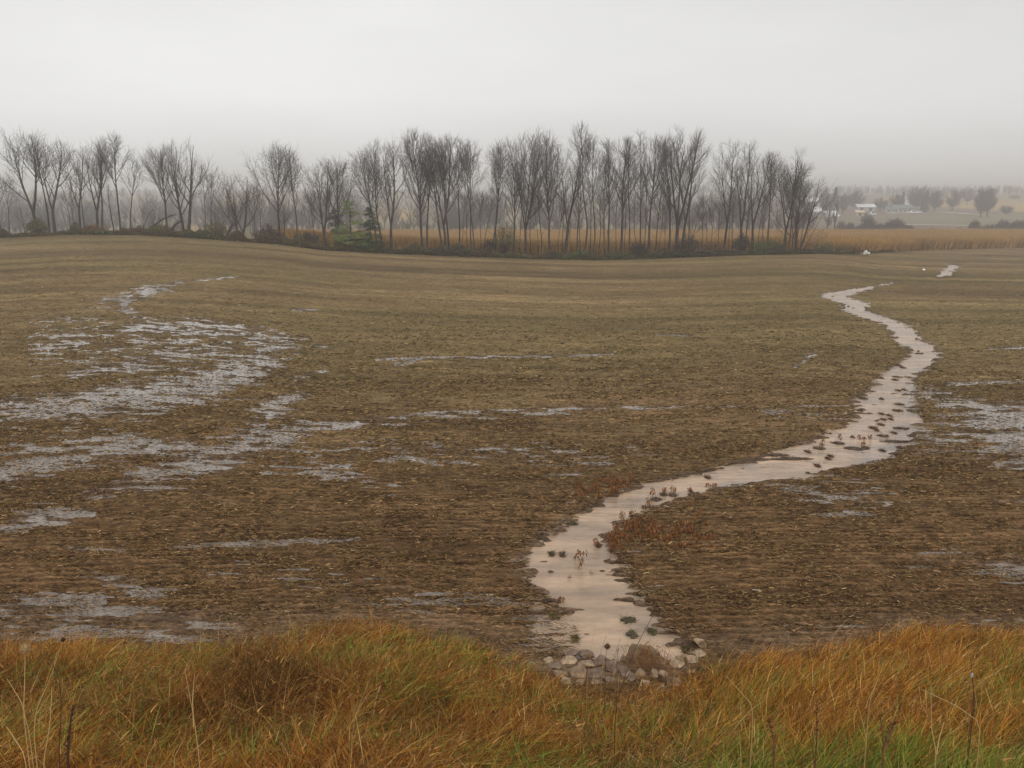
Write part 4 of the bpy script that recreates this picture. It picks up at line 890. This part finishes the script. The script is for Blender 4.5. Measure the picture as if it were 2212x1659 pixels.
stone(c5(1395, 1245), 11, 10, P_, 'angular tan rock standing on the mud right of the stream', 250, .15, group='rocks out on the field')
stone((1635, 1279), 8, 5, P_, 'small pale rock lying out on the field right of the stream', 251, group='rocks out on the field')
stone((1231, 1246), 4, 2.5, P_, 'white pebble sticking out of the water on the left', 252, group='rocks out on the field')
stone((1278, 1235), 4, 2.5, P_, 'white pebble sticking out of the water on the right', 253, group='rocks out on the field')
stone((1179, 1284), 6, 5, D_, 'dark rock on the left bank above the shallows', 254, group='rocks out on the field')
E0 = float(np.interp((1865-1106)/F*.9935, eu, ey))
for k, (dx_, r, rz_, lab) in enumerate([(0, 4.5, 3.2, 'biggest white stone of the pile at the far field edge'), (8, 3.5, 2.6, 'white stone at the right of the far pile'), (-8, 2.6, 1.6, 'small white stone at the left of the far pile'), (3, 2.8, 3, 'middle white stone leaning on the biggest of the far pile')]):
    stone((1867+dx_, 0), r, rz_, M_vwhite, lab, 260+k, .1, group='white stones at the far field edge', Y=E0-1.2+.25*k)
stone((1996, 0), 3.2, 1.6, M_vwhite, 'tiny white stone alone on the far right of the field', 270, .2, group='white stones at the far field edge', Y=100)

# ------------------------------------------------------------------ mud clumps and residue mats standing in the stream
def c6(x, y=0): return 1558.8+x*.2954, 711.6+y*.2954
def clump(xy, rx, ry, label, seed, green=False, tall=1.):
    rng = np.random.default_rng(seed); b = at(xy[0], xy[1], 8, 150); s = rx*b[1]/F; root = empty('mud_clump', b+np.array([0, 0, -.04]), label, 'mud clump', 'clumps of mud and residue in the stream')
    V = ICO3[0].copy(); V *= (1+(fbm(V[:, 0]*3+seed, V[:, 1]*3+V[:, 2], seed, 3)-.5)*1.7)[:, None]; h = min(.025+.03*s, .055)*tall*(.55 if green else 1); dep = max(.12, min(.9*s, ry*b[1]/F*2.2))
    V *= [s, dep, h]; npmesh('mud', V, ICO3[1], M_clod, parent=root)
    n = int(170+420*min(s, 1.6)); a = rng.uniform(0, 6.28, n); r = np.sqrt(rng.random(n))*1.05
    P = np.stack([r*np.cos(a)*s, r*np.sin(a)*dep, h*.5*(1-r*r)+.01*rng.random(n)], 1); a = rng.uniform(0, 6.28, n); el = rng.normal(.05, .25, n)
    D = np.stack([np.cos(a)*np.cos(el), np.sin(a)*np.cos(el), np.sin(el)], 1)
    pal = [(.085, .095, .028), (.14, .12, .045), (.08, .05, .025)] if green else [(.13, .07, .035), (.20, .12, .06), (.065, .04, .025)]
    strips('residue', P, D, rng.uniform(.04, .11, n)*tall, rng.uniform(.005, .011, n)*(b[1]/18), rng.normal(0, .02, (n, 3)), mixcol(rng, n, pal, [3, 2, 2]), M_straw, 2, parent=root)
CL = [(1445, 172, 24, 8, 'clump'), (1285, 260, 28, 7, ''), (1327, 274, 16, 7, ''), (1275, 342, 20, 6, ''), (1268, 364, 16, 5, ''), (1168, 350, 10, 6, ''), (1300, 542, 28, 9, ''), (1285, 587, 34, 10, ''), (1385, 588, 24, 10, ''),
 (1010, 585, 18, 8, ''), (1185, 652, 14, 5, ''), (1165, 688, 22, 10, ''), (1110, 712, 26, 9, ''), (1312, 717, 54, 14, ''), (1178, 772, 42, 8, ''), (1265, 812, 112, 9, ''), (850, 824, 44, 9, ''), (955, 864, 76, 14, ''), (1055, 858, 22, 9, ''),
 (710, 862, 40, 7, ''), (505, 938, 150, 9, ''), (275, 942, 62, 7, ''), (405, 912, 90, 7, ''), (1400, 772, 34, 8, ''), (1320, 858, 36, 8, ''), (1430, 322, 34, 5, ''), (630, 886, 16, 6, ''), (800, 918, 14, 5, ''), (780, 935, 12, 4, ''), (1178, 880, 14, 8, ''), (1225, 622, 10, 5, ''), (1170, 612, 9, 5, ''), (1290, 440, 10, 5, ''), (1335, 436, 8, 4, ''), (1240, 650, 7, 5, ''), (700, 988, 20, 6, ''), (1262, 750, 10, 5, ''), (1030, 497, 30, 4, ''), (960, 478, 40, 4, ''), (1135, 730, 8, 5, '')]
WORDS = {0: 'dark clump of mud alone in the bright far bend of the stream', 1: 'mud clump at the left bank just below the far bend', 2: 'rounded mud clump right of the one at the left bank below the far bend', 13: 'broad heap of mud and residue near the right bank, above the long mats',
 14: 'narrow mat of residue just above the longest straight mat', 15: 'longest straight mat of residue near the right bank', 17: 'large rounded heap of residue in the middle of the wide bend', 18: 'small heap right of the large rounded one in the wide bend',
 16: 'oval residue heap left in the wide bend, above the large rounded one', 20: 'very long low mat of residue along the left side of the channel', 21: 'left end mat of residue where the channel narrows'}
for k, (x, y, rx, ry, _) in enumerate(CL):
    clump(c6(x, y), rx*.2954, ry*.2954, WORDS.get(k, 'small dark clump of mud poking out of the muddy stream'), 300+k)
for k, (x, y, rx, ry, gr, lab) in enumerate([(1450, 40, 16, 8, 0, 'dark clump of mud in the channel before it narrows, upper one'), (1085, 195, 34, 14, 0, 'mud heap with a dead plant on it, left of two more in the channel'), (1140, 160, 20, 10, 0, 'mud heap in the middle of three in the narrow channel'),
    (1205, 165, 26, 8, 0, 'flat mud heap, right of three in the narrow channel'), (1365, 160, 50, 9, 0, 'flat residue mat at the lower bank of the narrow channel'), (645, 238, 88, 10, 0, 'long residue mat along the left bank of the lower reach'), (795, 162, 30, 9, 0, 'mud spit with a dead plant at the left bank'),
    (490, 362, 48, 12, 1, 'greenish residue heap at the left bank where the stream widens'), (890, 1042, 56, 20, 1, 'grassy tuft standing in the water near the stream mouth'), (920, 1145, 36, 16, 1, 'small green tuft in the water just behind the boulder'), (350, 578, 20, 5, 1, 'thin weedy patch in the shallows, left one'),
    (425, 583, 18, 5, 0, 'thin dark patch in the shallows, right one'), (330, 912, 60, 14, 0, 'dark residue heap on the left bank of the lower reach'), (370, 1020, 46, 14, 1, 'bright green weed patch left of the stream mouth'), (1060, 1122, 34, 10, 1, 'green weed patch at the right water edge'),
    (520, 1172, 26, 12, 1, 'green weed patch above the left stone heap'), (680, 520, 16, 7, 0, 'mud lump with a dead plant near the right bank of the lower reach'), (1245, 1085, 30, 16, 1, 'leafy green weed on the mud right of the stream'), (1720, 1135, 46, 12, 1, 'low leafy green weed far right of the stream mouth'), (1300, 1255, 34, 12, 1, 'green weed beside the angular tan rock')]):
    clump(c5(x, y), rx*.3063, ry*.3063, lab, 400+k, bool(gr), 1.0)

# ------------------------------------------------------------------ standing dead soybean plants
def soy(xy, hpx, label, seed, lean=0.):
    rng = np.random.default_rng(seed); b = at(xy[0], xy[1], 8, 100); hh = hpx*b[1]/F*1.02; root = empty('soybean_plant', b, label, 'plant', 'dead soybean plants standing by the stream')
    ls = lean*hh+rng.normal(0, .05*hh); pl = [(0, 0, -.03), (ls*.3, 0, hh*.4), (ls*.7, 0, hh*.75), (ls, 0, hh)]; parts = [tube_pts(pl, [.006, .005, .004, .002], 4)]
    for _ in range(3):
        t = rng.uniform(.2, .6); a = rng.uniform(0, 6.28); p = np.array([ls*t, 0, hh*t]); parts.append(tube_pts([p, p+np.array([math.cos(a)*.06, math.sin(a)*.06, .1])*hh*2], [.004, .002], 3))
    npmesh('stem', *merge(parts), M_soystem, parent=root)
    n = 34; t = rng.uniform(.12, 1, n); a = rng.uniform(0, 6.28, n); rr = rng.uniform(.01, .05, n)
    P = np.stack([ls*t+rr*np.cos(a), rr*np.sin(a), hh*t], 1); D = np.stack([.4*np.cos(a), .4*np.sin(a), -.8+0*t], 1); D /= np.linalg.norm(D, axis=1, keepdims=True)
    strips('pods', P, D, rng.uniform(.03, .06, n), rng.uniform(.009, .016, n), np.zeros((n, 3)), mixcol(rng, n, [(.25, .105, .04), (.16, .07, .03), (.32, .17, .07)], [3, 2, 1]), M_straw, 2, False, parent=root)
M_soystem = material('dead_stem', (.20, .10, .05), rough=.8)
k = 500
for (x, y, h, ln, lab) in [(1062, 178, 62, -.1, 'tall dead soybean plant on the left mud heap in the narrow channel'), (1145, 150, 40, .1, 'dead soybean plant on the middle mud heap in the channel'), (1210, 150, 44, -.1, 'dead soybean plant on the right mud heap in the channel'),
    (1035, 262, 78, -.1, 'lone tall dead soybean plant at the water edge below the mud heaps'), (1000, 262, 20, .2, 'tiny dead soybean shoot left of the lone tall one'), (795, 160, 60, 0, 'dead soybean plant on the mud spit at the left bank'), (515, 622, 70, .45, 'leaning dead soybean plant in the water, left of two'),
    (540, 682, 130, .42, 'longest leaning dead soybean plant in the water, right of two'), (682, 522, 52, -.5, 'dead soybean plant leaning left over the water near the right bank'), (852, 345, 66, -.1, 'dead soybean plant at the tip of the right bank bend'), (912, 320, 48, .1, 'dead soybean plant right of the bank bend tip'),
    (415, 912, 20, 0, 'tiny dead shoot at the left shallows'), (1455, 108, 24, 0, 'small dead soybean plant at the lower bank before the bend'), (1495, 105, 22, 0, 'smaller dead soybean plant right of the one before the bend'), (1325, 148, 34, 0, 'dead soybean plant on the flat residue mat')]:
    soy(c5(x, y), h*.3063, lab, k, ln); k += 1
rg = random.Random(8)
for n_, xr, yr, lab in ((28, (735, 890), (400, 560), 'rusty dead soybean plant in the thick stand on the inner right bank'), (24, (890, 1100), (340, 480), 'rusty dead soybean plant behind the thick stand on the right bank'),
                       (26, (1090, 1480), (420, 560), 'scattered rusty dead soybean plant on the field right of the stream'), (26, (520, 900), (60, 200), 'rusty dead soybean plant above the left bank of the narrow channel'), (6, (1180, 1480), (300, 420), 'scattered rusty dead soybean plant farther up the field on the right')):
    for _ in range(n_):
        for _t in range(20):
            x, y = rg.uniform(*xr), rg.uniform(*yr); q = c5(x, y); 
            if stream_sd(np.array([q[0]]), np.array([q[1]]), np.array([15.]))[0] < .0: break
        soy(q, rg.uniform(34, 66)*.3063, lab, k, rg.uniform(-.25, .25)); k += 1
for (x, y, h) in ((1005, 800, 34), (1085, 795, 26), (1040, 800, 20), (865, 800, 44), (740, 822, 40), (730, 855, 30), (1035, 845, 30)):
    soy(c6(x, y), h*.2954, 'dark dead soybean plant standing in the wide bend of the stream', k); k += 1

# ------------------------------------------------------------------ single tall weeds in front
M_paleweed = material('pale_stalk', (.50, .33, .13), rough=.6); M_darkweed = material('dark_stalk', (.075, .035, .02), rough=.7); M_fluff = material('seed_fluff', (.40, .27, .13), rough=.9); M_whitefluff = material('white_seed_fluff', (.55, .53, .48), rough=.9)
M_redweed = material('red_brown_stalk', (.16, .065, .03), rough=.7)
def weed(lines, Y, mat, label, name='weed_stalk', w=.004, head=None, leaves=0, seed=1, cat='weed'):
    """lines: picture polylines of stalks, all standing at distance Y"""
    def pt(x, y, k=0): dx, dz = ray(x, y); return np.array([Y*dx, Y+k, CAMZ+Y*dz])
    b = pt(*lines[0][0]); b[2] = float(H(b[0], b[1])); root = empty(name, b, label, cat, 'tall single weeds in the bank grass'); rng = np.random.default_rng(seed)
    for li, ln in enumerate(lines):
        P = np.array([pt(*q, .03*i) for i, q in enumerate(ln)])
        if li == 0: P = np.concatenate([[np.array([P[0][0], P[0][1], min(b[2]-.05, P[0][2]-.01)])], P])
        t = np.linspace(0, 1, len(P)); tt = np.linspace(0, 1, 16); Q = np.stack([np.interp(tt, t, P[:, i]) for i in range(3)], 1); Q[1:-1] = (Q[:-2]+2*Q[1:-1]+Q[2:])/4
        npmesh('stalk', *tube_pts(Q-b, np.linspace(w, w*.45, 16), 5), mat, parent=root, smooth=True)
    if leaves:
        q = Q-b; i = rng.integers(3, 15, leaves); D = rng.normal(size=(leaves, 3))*[.6, .6, .5]+[0, 0, .7]; D /= np.linalg.norm(D, axis=1, keepdims=True)
        c = np.array(mat.node_tree.nodes['RGB'].outputs[0].default_value[:3]) if 'RGB' in mat.node_tree.nodes else np.array([.3, .2, .1])
        strips('leaves', q[i], D, rng.uniform(.012, .035, leaves), rng.uniform(.004, .012, leaves), rng.normal(0, .01, (leaves, 3)), np.repeat(c[None], leaves, 0), M_straw, 2, parent=root)
    if head:
        rx, rz_, hm, hn = head; V = ICO3[0]*(1+(vn(ICO3[0][:, 0]*5, ICO3[0][:, 1]*5+ICO3[0][:, 2]*4, seed)-.5)*.5)[:, None]*[rx*.7, rx*.7, rz_*.7]
        n = 260; D = rng.normal(size=(n, 3)); D /= np.linalg.norm(D, axis=1, keepdims=True); c = Q[-1]-b
        h = npmesh('seed_head', V+c, ICO3[1], hm, parent=root)
        cc = np.array(hm.node_tree.nodes['RGB'].outputs[0].default_value[:3])
        strips('fluff', c+D*[rx*.5, rx*.5, rz_*.5], D, np.full(n, rx*.8), np.full(n, .003), np.zeros((n, 3)), np.repeat(cc[None], n, 0), M_straw, 1, parent=h)
def c7(x, y): return x*.3371, 1287.7+y*.3371
def c8(x, y): return 1491+x*.3260, 1287.7+y*.3260
weed([[c7(215, 900), c7(215, 740), c7(280, 590), c7(358, 325)]], 5.0, M_paleweed, 'pale double stalk leaning right at the far left of the bank', head=(.012, .012, M_darkweed, 0))
weed([[c7(270, 1100), c7(298, 880), c7(292, 730), c7(278, 640)]], 4.3, M_paleweed, 'pale curved stalk at the bottom left')
weed([[c7(372, 1100), c7(378, 700), c7(340, 550), c7(245, 420)]], 4.3, M_darkweed, 'thin dark stalk arching left at the bottom left', w=.0035)
weed([[c7(430, 1100), c7(425, 900), c7(432, 740)]], 4.2, M_darkweed, 'thick dark brown dock spike at the bottom left', w=.009, leaves=90, seed=4)
weed([[c7(150, 760), c7(140, 560), c7(125, 370)]], 4.6, M_paleweed, 'stalk with a pale fluffy round seed head at the far left', head=(.026, .03, M_fluff, 0), seed=6)
weed([[c7(1275, 1030), c7(1235, 830), c7(1165, 530)], [c7(1240, 840), c7(1222, 680), c7(1222, 540)]], 4.6, M_paleweed, 'pale forked stalk in the lower left, leaning left', w=.0035)
weed([[c7(190, 890), c7(120, 700), c7(5, 565)]], 4.5, M_paleweed, 'pale stem arching left off the left edge', w=.003)
weed([[c7(160, 1020), c7(70, 930), c7(0, 880)]], 4.2, M_paleweed, 'short pale stem lying over at the left edge', w=.0035)
weed([[c7(930, 1060), c7(1000, 925)]], 4.4, M_paleweed, 'short bright stem leaning right at the bottom, left of the forked stalk', w=.0025)
weed([[c7(1110, 1040), c7(1175, 925)]], 4.4, M_paleweed, 'short bright stem leaning right just beside the forked stalk', w=.0025)
weed([[c8(420, 735), c8(340, 650), c8(250, 560)]], 5.4, M_paleweed, 'straight pale stem leaning left in the right-hand grass', w=.0035)
weed([[c8(1632, 1045), c8(1615, 900), c8(1628, 640)], [c8(1632, 1045), c8(1665, 970), c8(1715, 880)]], 4.4, M_paleweed, 'pale V-shaped stalk at the bottom right', w=.0035)
weed([[c8(1930, 845), c8(1780, 745), c8(1560, 655)]], 4.8, M_paleweed, 'long pale stem lying over to the left at the lower right', w=.0035)
weed([[c8(1190, 680), c8(1250, 580), c8(1312, 450)]], 6.0, M_paleweed, 'long pale stem leaning right in the right-hand grass', w=.0035)
weed([[c8(1275, 1110), c8(1295, 980), c8(1292, 850)], [c8(1290, 1010), c8(1330, 940), c8(1390, 870)]], 4.3, M_redweed, 'thick red-brown forked weed at the bottom right', w=.007, leaves=50, seed=9)
weed([[c8(840, 940), c8(850, 840), c8(862, 750)]], 4.8, M_redweed, 'red-brown leafy weed left of the forked one', w=.005, leaves=50, seed=10)
weed([[c8(560, 1010), c8(555, 930), c8(540, 860)]], 4.4, M_redweed, 'small red-brown dock spike among green blades', w=.006, leaves=50, seed=11)
weed([[c8(1170, 960), c8(1155, 850), c8(1140, 770)]], 4.5, M_paleweed, 'short pale upright stem between the red-brown weeds', w=.0025)
weed([[c8(1880, 640), c8(1882, 520), c8(1885, 420)]], 5.8, M_darkweed, 'dark thin stalk beside the white seed pod at the right', w=.003)
weed([[c8(1885, 680), c8(1890, 620), c8(1897, 555)]], 5.6, M_darkweed, 'milkweed stalk with an open white fluffy pod at the right', 'milkweed', w=.004, head=(.008, .024, M_whitefluff, 0), seed=12)
weed([[c5(800, 1659), c5(880, 1440), c5(960, 1250), c5(1090, 1030)]], 7.0, M_darkweed, 'tall dark reed rising in front of the boulder and the water', w=.004)
weed([[c5(730, 1330), c5(745, 1250)]], 8.6, M_darkweed, 'short stem with a round burr head before the water', w=.003, head=(.03, .03, M_darkweed, 0), seed=14)
for k_, (x, dx_, tp) in enumerate(((600, 60, 1000), (650, 90, 1080), (700, 50, 1120), (760, 80, 1100), (820, 70, 1120), (1150, 40, 1180), (1210, 60, 1190))):
    weed([[c5(x, 1480), c5(x+dx_*.4, 1330), c5(x+dx_, tp+100)]], 8.3+.1*k_, M_darkweed if k_ % 2 else M_paleweed, 'fine grass stem reaching up over the muddy water at the stream mouth', 'tall_weed', w=.0022)
# brown grass draped over the boulder
rng = np.random.default_rng(77); b = at(*c5(1010, 1395), 4, 100); n = 300
P = np.stack([rng.normal(.0, .16, n), rng.normal(-.10, .06, n), rng.uniform(.12, .40, n)], 1); D = np.stack([rng.normal(0, .3, n), -np.ones(n)*.35, rng.uniform(-.2, .4, n)], 1); D /= np.linalg.norm(D, axis=1, keepdims=True)
o = strips('grass_tuft', P, D, rng.uniform(.10, .22, n), rng.uniform(.004, .008, n), np.stack([rng.normal(0, .04, n), 0*P[:, 0], -rng.uniform(.12, .3, n)], 1), mixcol(rng, n, [(.26, .12, .04), (.16, .07, .03)], [1, 1]), M_blade, 3)
o.location = b; tag(o, 'tuft of wet brown grass hanging over the boulder at the stream mouth', 'grass tuft')

# ------------------------------------------------------------------ the misty air
M_haze = bpy.data.materials.new('haze'); M_haze.use_nodes = True; t = M_haze.node_tree; t.nodes.clear()
v = t.nodes.new('ShaderNodeVolumePrincipled'); v.inputs['Color'].default_value = (1, 1, 1, 1); v.inputs['Density'].default_value = .00122; v.inputs['Anisotropy'].default_value = .7
mo = t.nodes.new('ShaderNodeOutputMaterial'); t.links.new(v.outputs[0], mo.inputs['Volume'])
V, Fq = boxes([(-3000, 3000, -410, 3000, -12.5, 21.5)])
tag(npmesh('haze', V, Fq, M_haze), kind='stuff')
